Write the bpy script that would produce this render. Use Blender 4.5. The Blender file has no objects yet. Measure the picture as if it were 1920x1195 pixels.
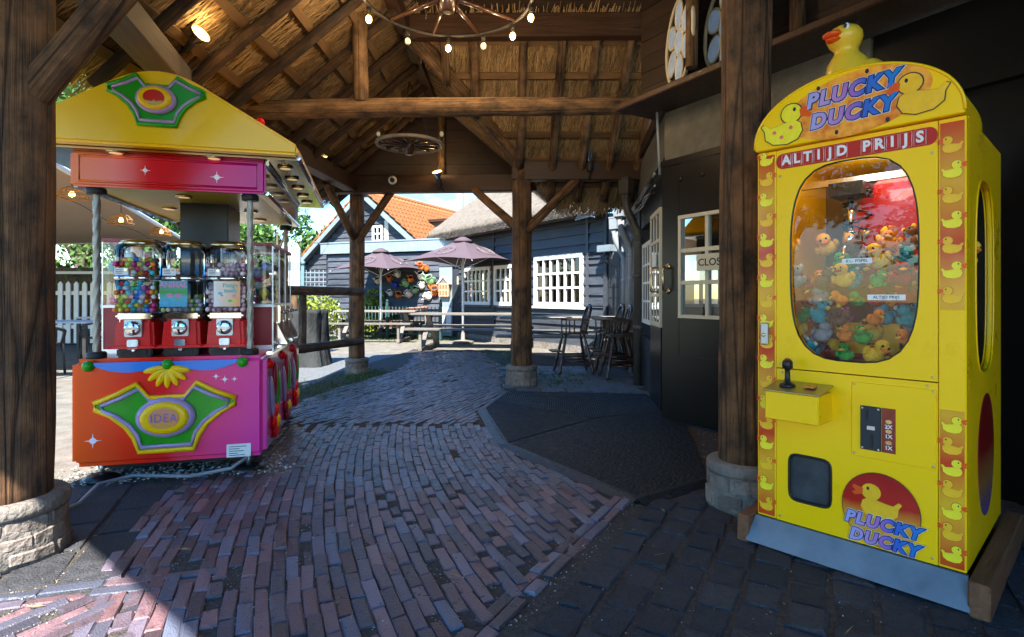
import bpy, bmesh, math, random
import numpy as np
from mathutils import Vector as V, Matrix, noise as mnoise
random.seed(11); np.random.seed(11)
S = bpy.context.scene; COL = S.collection
PI = math.pi; rad = math.radians
T = Matrix.Translation
def R(a, ax='Z'): return Matrix.Rotation(a, 4, ax)
# ------------------------------------------------------------------ camera
EYE = 1.12
cd = bpy.data.cameras.new('camera'); cam = bpy.data.objects.new('camera', cd); COL.objects.link(cam)
cam.location = (0, 0, EYE); cam.rotation_euler = (rad(90), 0, 0)
cd.sensor_width = 36; cd.lens = 36*1040/1920; cd.shift_y = -41.5/1920; cd.clip_start = .05; cd.clip_end = 800
S.camera = cam
# ------------------------------------------------------------------ sky and sun
SUNT = V((.09, .86, -1)).normalized()          # the way sunlight travels: from behind the camera, a little from the left
w = bpy.data.worlds.new('World'); S.world = w; w.use_nodes = True
nt = w.node_tree; nt.nodes.clear()
def nn(nt, t, **k):
    n = nt.nodes.new(t)
    for a, b in k.items(): setattr(n, a, b)
    return n
sky = nn(nt, 'ShaderNodeTexSky', sky_type='NISHITA', sun_disc=False, sun_elevation=math.asin(-SUNT.z),
         sun_rotation=math.atan2(-SUNT.x, -SUNT.y), altitude=100, air_density=1.0, dust_density=.1, ozone_density=1.8)
hsk = nn(nt, 'ShaderNodeHueSaturation'); hsk.inputs['Saturation'].default_value = 1.5
tc = nn(nt, 'ShaderNodeTexCoord'); mp = nn(nt, 'ShaderNodeMapping'); mp.inputs['Scale'].default_value = (1, 1, 2.6)
no = nn(nt, 'ShaderNodeTexNoise'); no.inputs['Scale'].default_value = 3.1; no.inputs['Detail'].default_value = 8; no.inputs['Roughness'].default_value = .6
rp = nn(nt, 'ShaderNodeValToRGB'); rp.color_ramp.elements[0].position = .54; rp.color_ramp.elements[1].position = .74
mx = nn(nt, 'ShaderNodeMix', data_type='RGBA'); mx.inputs['B'].default_value = (6, 6.1, 6.3, 1)
bg = nn(nt, 'ShaderNodeBackground'); bg.inputs['Strength'].default_value = .135
wo = nn(nt, 'ShaderNodeOutputWorld'); L_ = nt.links.new
L_(tc.outputs['Generated'], mp.inputs['Vector']); L_(mp.outputs[0], no.inputs['Vector']); L_(no.outputs['Fac'], rp.inputs[0])
L_(rp.outputs[0], mx.inputs['Factor']); L_(sky.outputs[0], hsk.inputs['Color']); L_(hsk.outputs[0], mx.inputs['A']); L_(mx.outputs['Result'], bg.inputs[0]); L_(bg.outputs[0], wo.inputs[0])
sl = bpy.data.lights.new('sun', 'SUN'); sl.energy = 5.0; sl.angle = rad(.55); sl.color = (1, .95, .86)
so = bpy.data.objects.new('sun', sl); COL.objects.link(so); so.rotation_euler = SUNT.to_track_quat('-Z', 'Y').to_euler(); so.location = (-3, -8, 12)
S.view_settings.view_transform = 'Standard'; S.view_settings.look = 'None'; S.view_settings.exposure = 2.0; S.view_settings.gamma = 1
S.view_settings.use_curve_mapping = False
S.render.engine = 'CYCLES'; S.cycles.use_denoising = True; S.cycles.max_bounces = 7; S.cycles.transparent_max_bounces = 24
S.cycles.sample_clamp_indirect = 4.0; S.cycles.caustics_reflective = False; S.cycles.caustics_refractive = False
# ------------------------------------------------------------------ helpers
def pm(name, col, rough=.6, metal=0, var=.22, vs=6, bump=0, bs=40, st=(1, 1, 1), rnd=0, isl=0, coat=0, spec=.35, dark=None, dk=.5, emit=0, ecol=None, trans=0, alt=None):
    m = bpy.data.materials.new(name); m.use_nodes = True; t = m.node_tree; b = t.nodes['Principled BSDF']; ln = t.links.new
    b.inputs['Roughness'].default_value = rough; b.inputs['Metallic'].default_value = metal; b.inputs['Specular IOR Level'].default_value = spec
    b.inputs['Coat Weight'].default_value = coat; b.inputs['Coat Roughness'].default_value = .06
    if emit: b.inputs['Emission Color'].default_value = (*(ecol or col), 1); b.inputs['Emission Strength'].default_value = emit
    if trans: b.inputs['Transmission Weight'].default_value = trans
    c = V(col)
    b.inputs['Base Color'].default_value = (*c, 1)
    if not (var or bump or rnd or isl or dark): return m
    tc = nn(t, 'ShaderNodeTexCoord'); mp = nn(t, 'ShaderNodeMapping'); mp.inputs['Scale'].default_value = st
    src = tc.outputs['Object']
    if rnd:
        oi = nn(t, 'ShaderNodeObjectInfo'); va = nn(t, 'ShaderNodeVectorMath', operation='MULTIPLY_ADD')
        va.inputs[1].default_value = (1, 1, 1); cm = nn(t, 'ShaderNodeVectorMath', operation='SCALE'); cm.inputs[0].default_value = (37, 71, 53)
        ln(oi.outputs['Random'], cm.inputs['Scale']); ln(src, va.inputs[0]); ln(cm.outputs[0], va.inputs[2]); src = va.outputs[0]
    ln(src, mp.inputs['Vector'])
    n1 = nn(t, 'ShaderNodeTexNoise'); n1.inputs['Scale'].default_value = vs; n1.inputs['Detail'].default_value = 6; n1.inputs['Roughness'].default_value = .62
    ln(mp.outputs[0], n1.inputs['Vector'])
    r = nn(t, 'ShaderNodeValToRGB'); e = r.color_ramp.elements
    lo = c*(1-var) if dark is None else V(dark)
    e[0].position = .5-.22 if dark is None else dk-.14; e[1].position = .5+.22 if dark is None else dk+.14
    e[0].color = (*lo, 1); e[1].color = (*[min(1, x*(1+var)) for x in c], 1)
    ln(n1.outputs['Fac'], r.inputs[0]); out = r.outputs[0]
    if rnd or isl:
        hs = nn(t, 'ShaderNodeHueSaturation'); mr = nn(t, 'ShaderNodeMapRange')
        a = rnd or isl
        mr.inputs['To Min'].default_value = 1-a; mr.inputs['To Max'].default_value = 1+a
        if rnd: ln(oi.outputs['Random'], mr.inputs['Value'])
        else:
            g = nn(t, 'ShaderNodeNewGeometry'); ln(g.outputs['Random Per Island'], mr.inputs['Value'])
        if alt:
            wn = nn(t, 'ShaderNodeTexWhiteNoise', noise_dimensions='1D'); sc = nn(t, 'ShaderNodeMath', operation='MULTIPLY'); sc.inputs[1].default_value = 913.7
            ln((oi.outputs['Random'] if rnd else g.outputs['Random Per Island']), sc.inputs[0]); ln(sc.outputs[0], wn.inputs['W'])
            mm = nn(t, 'ShaderNodeMix', data_type='RGBA', blend_type='MIX'); mm.inputs['B'].default_value = (*alt, 1); ln(wn.outputs['Value'], mm.inputs['Factor']); ln(out, mm.inputs['A']); out = mm.outputs['Result']
        ln(mr.outputs[0], hs.inputs['Value']); ln(out, hs.inputs['Color']); out = hs.outputs[0]
    ln(out, b.inputs['Base Color'])
    if rough > .3:
        rr = nn(t, 'ShaderNodeMapRange'); rr.inputs['From Min'].default_value = .3; rr.inputs['From Max'].default_value = .7
        rr.inputs['To Min'].default_value = max(.03, rough-.12); rr.inputs['To Max'].default_value = min(1, rough+.14); ln(n1.outputs['Fac'], rr.inputs['Value']); ln(rr.outputs[0], b.inputs['Roughness'])
    if bump:
        n2 = nn(t, 'ShaderNodeTexNoise'); n2.inputs['Scale'].default_value = bs; n2.inputs['Detail'].default_value = 5
        ln(mp.outputs[0], n2.inputs['Vector'])
        bp = nn(t, 'ShaderNodeBump'); bp.inputs['Strength'].default_value = bump; bp.inputs['Distance'].default_value = .02
        ln(n2.outputs['Fac'], bp.inputs['Height']); ln(bp.outputs[0], b.inputs['Normal'])
    return m
def ramp_mat(name, axis, stops, rough=.2, coat=.6, noise=0, nscale=6, metal=0):
    """colour printed or sprayed along one object axis; stops = [(coordinate, colour)], coordinates in metres"""
    m = bpy.data.materials.new(name); m.use_nodes = True; t = m.node_tree; b = t.nodes['Principled BSDF']; ln = t.links.new
    b.inputs['Roughness'].default_value = rough; b.inputs['Coat Weight'].default_value = coat; b.inputs['Coat Roughness'].default_value = .05; b.inputs['Metallic'].default_value = metal
    b.inputs['Specular IOR Level'].default_value = .25
    tc = nn(t, 'ShaderNodeTexCoord'); sp = nn(t, 'ShaderNodeSeparateXYZ'); ln(tc.outputs['Object'], sp.inputs[0])
    a, z = stops[0][0], stops[-1][0]
    mr = nn(t, 'ShaderNodeMapRange'); mr.inputs['From Min'].default_value = a; mr.inputs['From Max'].default_value = z
    v = sp.outputs['XYZ'.index(axis)]
    if noise:
        n1 = nn(t, 'ShaderNodeTexNoise'); n1.inputs['Scale'].default_value = nscale; n1.inputs['Detail'].default_value = 3; ln(tc.outputs['Object'], n1.inputs['Vector'])
        ma = nn(t, 'ShaderNodeMath', operation='MULTIPLY_ADD'); sb = nn(t, 'ShaderNodeMath', operation='SUBTRACT'); sb.inputs[1].default_value = .5
        ln(n1.outputs['Fac'], sb.inputs[0]); ln(sb.outputs[0], ma.inputs[0]); ma.inputs[1].default_value = noise; ln(v, ma.inputs[2]); v = ma.outputs[0]
    ln(v, mr.inputs['Value'])
    r = nn(t, 'ShaderNodeValToRGB'); el = r.color_ramp.elements
    while len(el) < len(stops): el.new(.5)
    for i, (p, c) in enumerate(stops): el[i].position = (p-a)/(z-a); el[i].color = (*c, 1)
    ln(mr.outputs[0], r.inputs[0]); ln(r.outputs[0], b.inputs['Base Color'])
    return m
def glass_mat(name, tint=(1, 1, 1), refl=1.0, rough=.0, ior=1.5):
    """a thin pane: what is behind shows through, the rest mirrors by Fresnel"""
    m = bpy.data.materials.new(name); m.use_nodes = True; t = m.node_tree; t.nodes.clear(); ln = t.links.new
    o = nn(t, 'ShaderNodeOutputMaterial'); mi = nn(t, 'ShaderNodeMixShader'); tr = nn(t, 'ShaderNodeBsdfTransparent'); gl = nn(t, 'ShaderNodeBsdfGlossy')
    tr.inputs[0].default_value = (*tint, 1); gl.inputs['Roughness'].default_value = rough
    fr = nn(t, 'ShaderNodeFresnel'); fr.inputs['IOR'].default_value = ior; mu = nn(t, 'ShaderNodeMath', operation='MULTIPLY', use_clamp=True); mu.inputs[1].default_value = refl
    ln(fr.outputs[0], mu.inputs[0]); ln(mu.outputs[0], mi.inputs[0]); ln(tr.outputs[0], mi.inputs[1]); ln(gl.outputs[0], mi.inputs[2]); ln(mi.outputs[0], o.inputs[0])
    return m
class MB:
    def __init__(s): s.v = []; s.f = []; s.m = []; s.sm = []; s.mi = 0
    def add(s, vs, fs, sm=False):
        k = len(s.v); s.v += [tuple(x) for x in vs]
        for f in fs: s.f.append([i+k for i in f]); s.m.append(s.mi); s.sm.append(sm)
        return s
    def mat(s, i): s.mi = i; return s
    def box(s, x0, x1, y0, y1, z0, z1, M=None):
        p = [V((x, y, z)) for z in (z0, z1) for y in (y0, y1) for x in (x0, x1)]
        if M: p = [M @ q for q in p]
        return s.add(p, [(0, 2, 3, 1), (4, 5, 7, 6), (0, 1, 5, 4), (2, 6, 7, 3), (0, 4, 6, 2), (1, 3, 7, 5)])
    def cham(s, x0, x1, y0, y1, z0, z1, c, M=None):
        """a box with its top edges chamfered"""
        p = [V(q) for q in ((x0, y0, z0), (x1, y0, z0), (x1, y1, z0), (x0, y1, z0), (x0, y0, z1-c), (x1, y0, z1-c), (x1, y1, z1-c), (x0, y1, z1-c),
                            (x0+c, y0+c, z1), (x1-c, y0+c, z1), (x1-c, y1-c, z1), (x0+c, y1-c, z1))]
        if M: p = [M @ q for q in p]
        f = [(8, 9, 10, 11)]
        for i in range(4):
            j = (i+1) % 4; f += [(i, j, 4+j, 4+i), (4+i, 4+j, 8+j, 8+i)]
        return s.add(p, f)
    def prism(s, poly, a, b, M=None, sm=False):
        """poly in (x, z), extruded from y=a to y=b"""
        n = len(poly); p = [V((x, a, z)) for x, z in poly]+[V((x, b, z)) for x, z in poly]
        if M: p = [M @ q for q in p]
        s.add(p, [list(range(n)), list(range(2*n-1, n-1, -1))]); k = len(s.v)-2*n
        for i in range(n):
            j = (i+1) % n; s.f.append([k+i, k+n+i, k+n+j, k+j]); s.m.append(s.mi); s.sm.append(sm)
        return s
    def slab(s, poly, z0, z1, M=None):
        """poly in (x, y), extruded upward"""
        n = len(poly); p = [V((x, y, z0)) for x, y in poly]+[V((x, y, z1)) for x, y in poly]
        if M: p = [M @ q for q in p]
        return s.add(p, [list(range(n)), list(range(n, 2*n))]+[[i, (i+1) % n, n+(i+1) % n, n+i] for i in range(n)])
    def tube(s, pts, r, n=8, closed=False, cap=True):
        pts = [V(p) for p in pts]; N = len(pts); rr = r if isinstance(r, (list, tuple)) else [r]*N; base = len(s.v); up = None
        for i, p in enumerate(pts):
            d = (pts[(i+1) % N]-pts[i-1]) if closed else (pts[min(i+1, N-1)]-pts[max(i-1, 0)]); d.normalize()
            if up is None: up = V((0, 0, 1)) if abs(d.z) < .9 else V((1, 0, 0))
            a = d.cross(up); a = a.normalized() if a.length > 1e-5 else d.orthogonal().normalized(); b = a.cross(d).normalized(); up = b
            for k in range(n):
                t = 2*PI*k/n; s.v.append(tuple(p+(a*math.cos(t)+b*math.sin(t))*rr[i]))
        for i in range(N if closed else N-1):
            j = (i+1) % N
            for k in range(n):
                s.f.append([base+i*n+k, base+i*n+(k+1) % n, base+j*n+(k+1) % n, base+j*n+k]); s.m.append(s.mi); s.sm.append(True)
        if cap and not closed:
            for e in (0, N-1): s.f.append([base+e*n+k for k in range(n)]); s.m.append(s.mi); s.sm.append(False)
        return s
    def cyl(s, p0, p1, r0, r1=None, n=12): return s.tube([p0, p1], [r0, r0 if r1 is None else r1], n)
    def rings(s, rings, n=16, M=None, cap=True, sm=True):
        """rings = [(cx, cy, z, rx, ry)] stacked"""
        base = len(s.v)
        for cx, cy, z, rx, ry in rings:
            for k in range(n):
                t = 2*PI*k/n; q = V((cx+rx*math.cos(t), cy+ry*math.sin(t), z)); s.v.append(tuple(M @ q if M else q))
        for i in range(len(rings)-1):
            for k in range(n):
                s.f.append([base+i*n+k, base+i*n+(k+1) % n, base+(i+1)*n+(k+1) % n, base+(i+1)*n+k]); s.m.append(s.mi); s.sm.append(sm)
        if cap:
            for e in (0, len(rings)-1): s.f.append([base+e*n+k for k in range(n)]); s.m.append(s.mi); s.sm.append(False)
        return s
    def lathe(s, prof, n=20, M=None, cap=True, sm=True): return s.rings([(0, 0, z, r, r) for r, z in prof], n, M, cap, sm)
    def ell(s, c, r, nu=12, nv=8, M=None):
        rg = []
        for i in range(nv+1):
            t = PI*i/nv; k = max(math.sin(t), .02); rg.append((c[0], c[1], c[2]-r[2]*math.cos(t), r[0]*k, r[1]*k))
        return s.rings(rg, nu, M)
    def ringface(s, outer, inner, y, M=None):
        n = len(outer); p = [V((x, y, z)) for x, z in outer]+[V((x, y, z)) for x, z in inner]
        if M: p = [M @ q for q in p]
        return s.add(p, [[i, (i+1) % n, n+(i+1) % n, n+i] for i in range(n)])
    def build(s, name, mats, parent=None, M=None, bev=0, seg=2, recalc=True):
        me = bpy.data.meshes.new(name); me.from_pydata(s.v, [], s.f)
        for m in (mats if isinstance(mats, (list, tuple)) else [mats]): me.materials.append(m)
        me.polygons.foreach_set('material_index', s.m); me.polygons.foreach_set('use_smooth', s.sm)
        if recalc or bev:
            bm = bmesh.new(); bm.from_mesh(me)
            if bev:
                bmesh.ops.remove_doubles(bm, verts=bm.verts, dist=1e-6)
                bmesh.ops.bevel(bm, geom=[e for e in bm.edges if len(e.link_faces) == 2 and e.calc_face_angle(0) > .5], offset=bev, segments=seg, affect='EDGES', clamp_overlap=True)
            bmesh.ops.recalc_face_normals(bm, faces=bm.faces); bm.to_mesh(me); bm.free()
        return ob(name, me, parent, M)
def ob(name, me, parent=None, M=None):
    o = bpy.data.objects.new(name, me); COL.objects.link(o)
    if parent: o.parent = parent
    if M is not None: o.matrix_basis = M
    return o
def tag(o, label=None, cat=None, group=None, kind=None):
    if label: o['label'] = label
    if cat: o['category'] = cat
    if group: o['group'] = group
    if kind: o['kind'] = kind
    return o
def thing(name, label, cat, M=None, group=None, kind=None):
    o = bpy.data.objects.new(name, None); COL.objects.link(o); o.empty_display_size = .1
    if M is not None: o.matrix_basis = M
    return tag(o, label, cat, group, kind)
def copy_tree(o, parent=None, M=None):
    c = o.copy(); COL.objects.link(c); c.parent = parent
    if M is not None: c.matrix_basis = M
    for ch in o.children: copy_tree(ch, c)
    return c
def rawmesh(name, verts, quads, mat, parent=None, M=None):
    """fast path for many faces: numpy arrays, all faces of one size"""
    k = quads.shape[1]; me = bpy.data.meshes.new(name); me.vertices.add(len(verts)); me.vertices.foreach_set('co', verts.astype(np.float32).ravel())
    me.loops.add(quads.size); me.loops.foreach_set('vertex_index', quads.astype(np.int32).ravel())
    me.polygons.add(len(quads)); me.polygons.foreach_set('loop_start', np.arange(0, quads.size, k, dtype=np.int32))
    me.update(calc_edges=True); me.materials.append(mat); return ob(name, me, parent, M)
def frame(o, ex, z=0):
    """local x along ex (horizontal), local y pointing away to its left, origin o"""
    ex = V((ex[0], ex[1], 0)).normalized(); ey = V((-ex.y, ex.x, 0))
    M = Matrix(((ex.x, ey.x, 0, o[0]), (ex.y, ey.y, 0, o[1]), (0, 0, 1, z), (0, 0, 0, 1))); return M
def axisM(p0, p1, up=(0, 0, 1)):
    """local z runs from p0 to p1"""
    p0 = V(p0); d = (V(p1)-p0).normalized(); u = V(up)
    if abs(d.dot(u)) > .98: u = V((0, 1, 0))
    x = u.cross(d).normalized(); y = d.cross(x)
    return Matrix(((x.x, y.x, d.x, p0.x), (x.y, y.y, d.y, p0.y), (x.z, y.z, d.z, p0.z), (0, 0, 0, 1)))
def P(u, v, Y): return V(((u-960)/1040*Y, Y, EYE-(v-556)/1040*Y))
def G(u, v): return P(u, v, EYE*1040/(v-556))
def log(name, p0, p1, r0, r1, mat, parent, n=14, wob=.06, step=.16):
    ln = (V(p1)-V(p0)).length; k = max(3, int(ln/step)); rg = MB(); sd = random.random()*50; base = []
    for i in range(k+1):
        t = i/k; z = ln*t; r = r0+(r1-r0)*t
        ox = r*wob*2*mnoise.noise(V((sd, z*.8, 0))); oy = r*wob*2*mnoise.noise(V((sd+9, z*.8, 3)))
        for j in range(n):
            a = 2*PI*j/n; q = r*(1+wob*1.6*mnoise.noise(V((math.cos(a)*1.2+sd, math.sin(a)*1.2, z*2.2)))+wob*.5*mnoise.noise(V((math.cos(a)*3+sd, math.sin(a)*3, z*9))))
            rg.v.append((ox+q*math.cos(a), oy+q*math.sin(a), z))
    for i in range(k):
        for j in range(n): rg.f.append([i*n+j, i*n+(j+1) % n, (i+1)*n+(j+1) % n, (i+1)*n+j]); rg.m.append(0); rg.sm.append(True)
    for e in (0, k): rg.f.append([e*n+j for j in range(n)]); rg.m.append(0); rg.sm.append(False)
    return rg.build(name, mat, parent, axisM(p0, p1))
def beam(name, p0, p1, wd, ht, mat, parent, bev=.008, up=(0, 0, 1)):
    ln = (V(p1)-V(p0)).length; return MB().box(-wd/2, wd/2, -ht/2, ht/2, 0, ln).build(name, mat, parent, axisM(p0, p1, up), bev=bev, seg=1)
FT = R(PI/2, 'X')      # text and prints: lie in the xz plane and face -y
def text(body, size, mat, parent, M, ext=.0008, off=0, shear=0, name='lettering', sx=1, sp=1):
    cu = bpy.data.curves.new('t', 'FONT'); cu.body = body; cu.size = size; cu.align_x = 'CENTER'; cu.align_y = 'CENTER'; cu.extrude = ext; cu.offset = off; cu.shear = shear
    cu.space_character = sp; cu.resolution_u = 3
    t = bpy.data.objects.new('t', cu); COL.objects.link(t); dg = bpy.context.evaluated_depsgraph_get(); me = bpy.data.meshes.new_from_object(t.evaluated_get(dg))
    bpy.data.objects.remove(t); bpy.data.curves.remove(cu); me.materials.clear(); me.materials.append(mat)
    return ob(name, me, parent, M @ Matrix.Diagonal((sx, 1, 1, 1)))
def inpoly(x, y, p):
    c = False; j = len(p)-1
    for i in range(len(p)):
        if (p[i][1] > y) != (p[j][1] > y) and x < (p[j][0]-p[i][0])*(y-p[i][1])/(p[j][1]-p[i][1])+p[i][0]: c = not c
        j = i
    return c
def circ(cx, cz, rx, rz, n=28): return [(cx+rx*math.cos(2*PI*i/n), cz+rz*math.sin(2*PI*i/n)) for i in range(n)]
def point_light(name, parent, loc, power, col=(1, .70, .38), r=.03):
    l = bpy.data.lights.new(name, 'POINT'); l.energy = power; l.color = col; l.shadow_soft_size = r
    o = bpy.data.objects.new(name, l); COL.objects.link(o); o.parent = parent; o.location = loc; return o
def logmat(name, col, dark, crack=.5):
    """weathered round timber: patches, fine grain along z, drying cracks"""
    m = pm(name, col, .72, var=.5, vs=2.6, st=(3, 3, 1.8), rnd=.2, dark=dark, dk=.46); t = m.node_tree; b = t.nodes['Principled BSDF']; ln = t.links.new
    mp0 = [n for n in t.nodes if n.type == 'MAPPING'][0]; hs = [n for n in t.nodes if n.type == 'HUE_SAT'][0]
    mp = nn(t, 'ShaderNodeMapping'); mp.inputs['Scale'].default_value = (10, 10, .35); ln(mp0.outputs[0], mp.inputs['Vector'])
    g = nn(t, 'ShaderNodeTexNoise'); g.inputs['Scale'].default_value = 2.4; g.inputs['Detail'].default_value = 8; g.inputs['Roughness'].default_value = .7; ln(mp.outputs[0], g.inputs['Vector'])
    mp2 = nn(t, 'ShaderNodeMapping'); mp2.inputs['Scale'].default_value = (3.2, 3.2, .22); ln(mp0.outputs[0], mp2.inputs['Vector'])
    v = nn(t, 'ShaderNodeTexVoronoi', feature='DISTANCE_TO_EDGE'); v.inputs['Scale'].default_value = 1.0; ln(mp2.outputs[0], v.inputs['Vector'])
    cr = nn(t, 'ShaderNodeMapRange'); cr.inputs['From Min'].default_value = .0; cr.inputs['From Max'].default_value = .05; cr.inputs['To Min'].default_value = 1-crack; ln(v.outputs['Distance'], cr.inputs['Value'])
    gr = nn(t, 'ShaderNodeMapRange'); gr.inputs['From Min'].default_value = .3; gr.inputs['From Max'].default_value = .7; gr.inputs['To Min'].default_value = .55; gr.inputs['To Max'].default_value = 1.35; ln(g.outputs['Fac'], gr.inputs['Value'])
    mu = nn(t, 'ShaderNodeMath', operation='MULTIPLY'); ln(cr.outputs[0], mu.inputs[0]); ln(gr.outputs[0], mu.inputs[1])
    mx = nn(t, 'ShaderNodeVectorMath', operation='SCALE'); ln(hs.outputs[0], mx.inputs[0]); ln(mu.outputs[0], mx.inputs['Scale']); ln(mx.outputs[0], b.inputs['Base Color'])
    bp = nn(t, 'ShaderNodeBump'); bp.inputs['Strength'].default_value = .9; bp.inputs['Distance'].default_value = .015; ln(mu.outputs[0], bp.inputs['Height']); ln(bp.outputs[0], b.inputs['Normal'])
    return m
# ------------------------------------------------------------------ materials
LOG = logmat('log_wood', (.16, .078, .034), (.016, .009, .005), .75)
LOGR = logmat('peeled_log', (.15, .085, .042), (.022, .012, .006), .6)
RAILW = logmat('grey_rail_log', (.12, .085, .055), (.03, .022, .016), .6)
RAFT = logmat('rafter_log', (.06, .031, .015), (.012, .007, .004), .5)
BATT = pm('sawn_batten', (.15, .088, .042), .7, var=.3, vs=4, st=(8, 8, .8), bump=.2, bs=10, rnd=.3)
BEAM = pm('brown_stained_beam', (.045, .020, .010), .5, var=.35, vs=5, st=(8, 8, .6), bump=.2, bs=10, rnd=.2)
GREYB = pm('grey_sawn_beam', (.11, .09, .072), .75, var=.35, vs=5, st=(8, 8, .6), bump=.2, bs=10)
DARKW = pm('dark_boards', (.03, .017, .011), .6, var=.4, vs=5, st=(.8, 8, 8), bump=.2, bs=12, rnd=.3)
REED = pm('reed_thatch', (.30, .195, .095), .8, var=.3, vs=3, isl=.55)
REEDB = pm('reed_backing', (.05, .028, .012), .9, var=.5, vs=8, bump=.8, bs=60)
THO = pm('weathered_thatch', (.125, .105, .082), .95, var=.45, vs=9, bump=1.0, bs=55, dark=(.10, .08, .06), dk=.42)
BRICKP = pm('paving_brick', (.128, .068, .074), .36, var=.35, vs=24, bump=.4, bs=140, rnd=.58, spec=.6, alt=(.085, .10, .145), dark=(.065, .04, .042), dk=.40)
BRICKQ = pm('paving_brick_field', (.115, .078, .085), .32, var=.3, vs=14, bump=.4, bs=60, isl=.5, spec=.6, alt=(.085, .10, .145))
SLAB = pm('basalt_slab', (.045, .046, .053), .8, var=.45, vs=30, bump=.7, bs=120, rnd=.25)
SLABS = pm('grey_slab', (.11, .13, .165), .6, var=.35, vs=12, bump=.5, bs=90, rnd=.2)
JOINT = pm('joint_grit', (.075, .065, .058), .95, var=.6, vs=60, bump=.8, bs=150)
JOINT2 = pm('slab_joint_grit', (.15, .14, .12), .95, var=.6, vs=70, bump=.8, bs=150)
SAND = pm('sandy_paving', (.16, .145, .12), .9, var=.35, vs=5, bump=.4, bs=60)
GRIT = pm('pebble', (.40, .37, .33), .8, var=.3, vs=20, isl=.5)
RUB = pm('black_rubber', (.016, .019, .023), .34, var=.4, vs=25, bump=.3, bs=150)
STONE = pm('pedestal_mortar', (.19, .17, .15), .9, var=.45, vs=12, bump=.8, bs=50)
STONEB = pm('pedestal_stone', (.20, .165, .14), .85, var=.45, vs=14, bump=.6, bs=50, rnd=.35)
BLKP = pm('black_gloss_paint', (.005, .005, .006), .3, var=.25, vs=4, bump=.05, bs=12)
BLKW = pm('tarred_boards', (.018, .020, .026), .5, var=.4, vs=5, st=(.6, 6, 6), bump=.25, bs=14, rnd=.3)
BLKG = pm('grey_tarred_boards', (.05, .056, .068), .5, var=.4, vs=5, st=(.6, 6, 6), bump=.25, bs=14, rnd=.25)
WHITE = pm('white_paint', (.70, .70, .68), .45, var=.06, vs=8)
CREAM = pm('cream_paint', (.58, .54, .43), .45, var=.12, vs=8)
CONC = pm('concrete', (.12, .11, .09), .9, var=.3, vs=9, bump=.3, bs=60)
TILE = pm('orange_pantile', (.42, .15, .05), .65, var=.25, vs=9, bump=.15, bs=40)
ZINC = pm('zinc_grey', (.22, .27, .30), .45, var=.12, vs=6, metal=.3)
PIPEB = pm('pipe_grey', (.24, .27, .30), .45, var=.15, vs=6)
PIPED = pm('pipe_dark', (.06, .052, .045), .45, var=.25, vs=6)
GLASS = glass_mat('window_glass', (.45, .48, .48), 1.5)
CGLASS = glass_mat('clear_glass', (.95, .96, .97), 1.1)
DOME = glass_mat('clear_plastic', (.93, .95, .98), 1.0, ior=1.45)
CHROME = pm('chrome', (.75, .75, .76), .1, metal=1, var=.08, vs=10)
STEEL = pm('brushed_steel', (.42, .45, .48), .38, metal=.9, var=.15, vs=12)
ALU = pm('aluminium', (.6, .61, .62), .35, metal=.8, var=.05)
BRASS = pm('brass', (.62, .50, .28), .25, metal=1, var=.1)
BLACK = pm('black_plastic', (.012, .012, .013), .35, var=.1)
IRON = pm('black_iron', (.02, .018, .017), .55, var=.3, vs=20)
WOODD = pm('dark_varnish_wood', (.055, .025, .014), .3, var=.4, vs=6, st=(6, 6, .8), coat=.4)
GREYW = pm('weathered_grey_wood', (.15, .135, .118), .8, var=.35, vs=5, st=(.6, 6, 6), bump=.25, bs=14, rnd=.2)
LEAF = pm('leaf', (.065, .14, .022), .55, var=.35, vs=2, isl=.6, spec=.3)
LEAFY = pm('yellow_green_leaf', (.15, .2, .02), .55, var=.35, vs=2, isl=.5, spec=.3)
BARK = pm('bark', (.10, .075, .05), .9, var=.5, vs=8, bump=.8, bs=20, st=(4, 4, 1))
PALEW = pm('carved_wood', (.36, .2, .09), .7, var=.3, vs=10)
TERRA = pm('terracotta', (.50, .19, .09), .75, var=.2, vs=8)
LINEN = pm('beige_canvas', (.42, .30, .20), .9, var=.06, vs=3)
CANVW = pm('white_canvas', (.8, .8, .78), .9, var=.05)
MAUVE = pm('mauve_canvas', (.085, .058, .068), .9, var=.08, vs=4)
YEL = pm('yellow_moulding', (.95, .56, .001), .28, var=.03, coat=.08, spec=.3)
YELC = pm('yellow_cabinet', (.98, .57, .001), .34, var=.04, vs=5, coat=.05, spec=.3, dark=(.80, .48, .005), dk=.26)
GRN = pm('green_moulding', (.015, .32, .008), .28, var=.15, coat=.08)
LIL = pm('lilac_moulding', (.40, .28, .50), .22, var=.05, coat=.6)
RED = pm('red_enamel', (.78, .004, .003), .32, var=.06, spec=.25)
DRED = pm('dark_red_panel', (.30, .008, .025), .35, var=.08, coat=.1)
BLU = pm('blue_moulding', (.02, .22, .75), .24, var=.05, coat=.3)
PRINTW = pm('print_white', (.8, .8, .78), .4, var=0)
PRINTD = pm('print_dark', (.02, .02, .03), .4, var=0)
NAVY = pm('print_navy', (.012, .018, .12), .3, var=0)
PRED = pm('print_red', (.50, .02, .012), .3, var=.1, vs=8)
DUCKY = pm('print_duck_yellow', (.95, .76, .03), .3, var=.12, vs=20)
DUCKO = pm('print_duck_orange', (.92, .50, .02), .3, var=.12, vs=20)
BEAK = pm('orange_beak', (.80, .10, .01), .3, var=.05)
DUCKV = pm('duck_vinyl', (.78, .50, .03), .32, var=.05, coat=.2)
BULBON = pm('lit_bulb', (1, .75, .35), .3, var=0, emit=3, ecol=(1, .60, .18))
BULBOFF = pm('unlit_bulb', (.8, .78, .72), .3, var=0)
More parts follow.
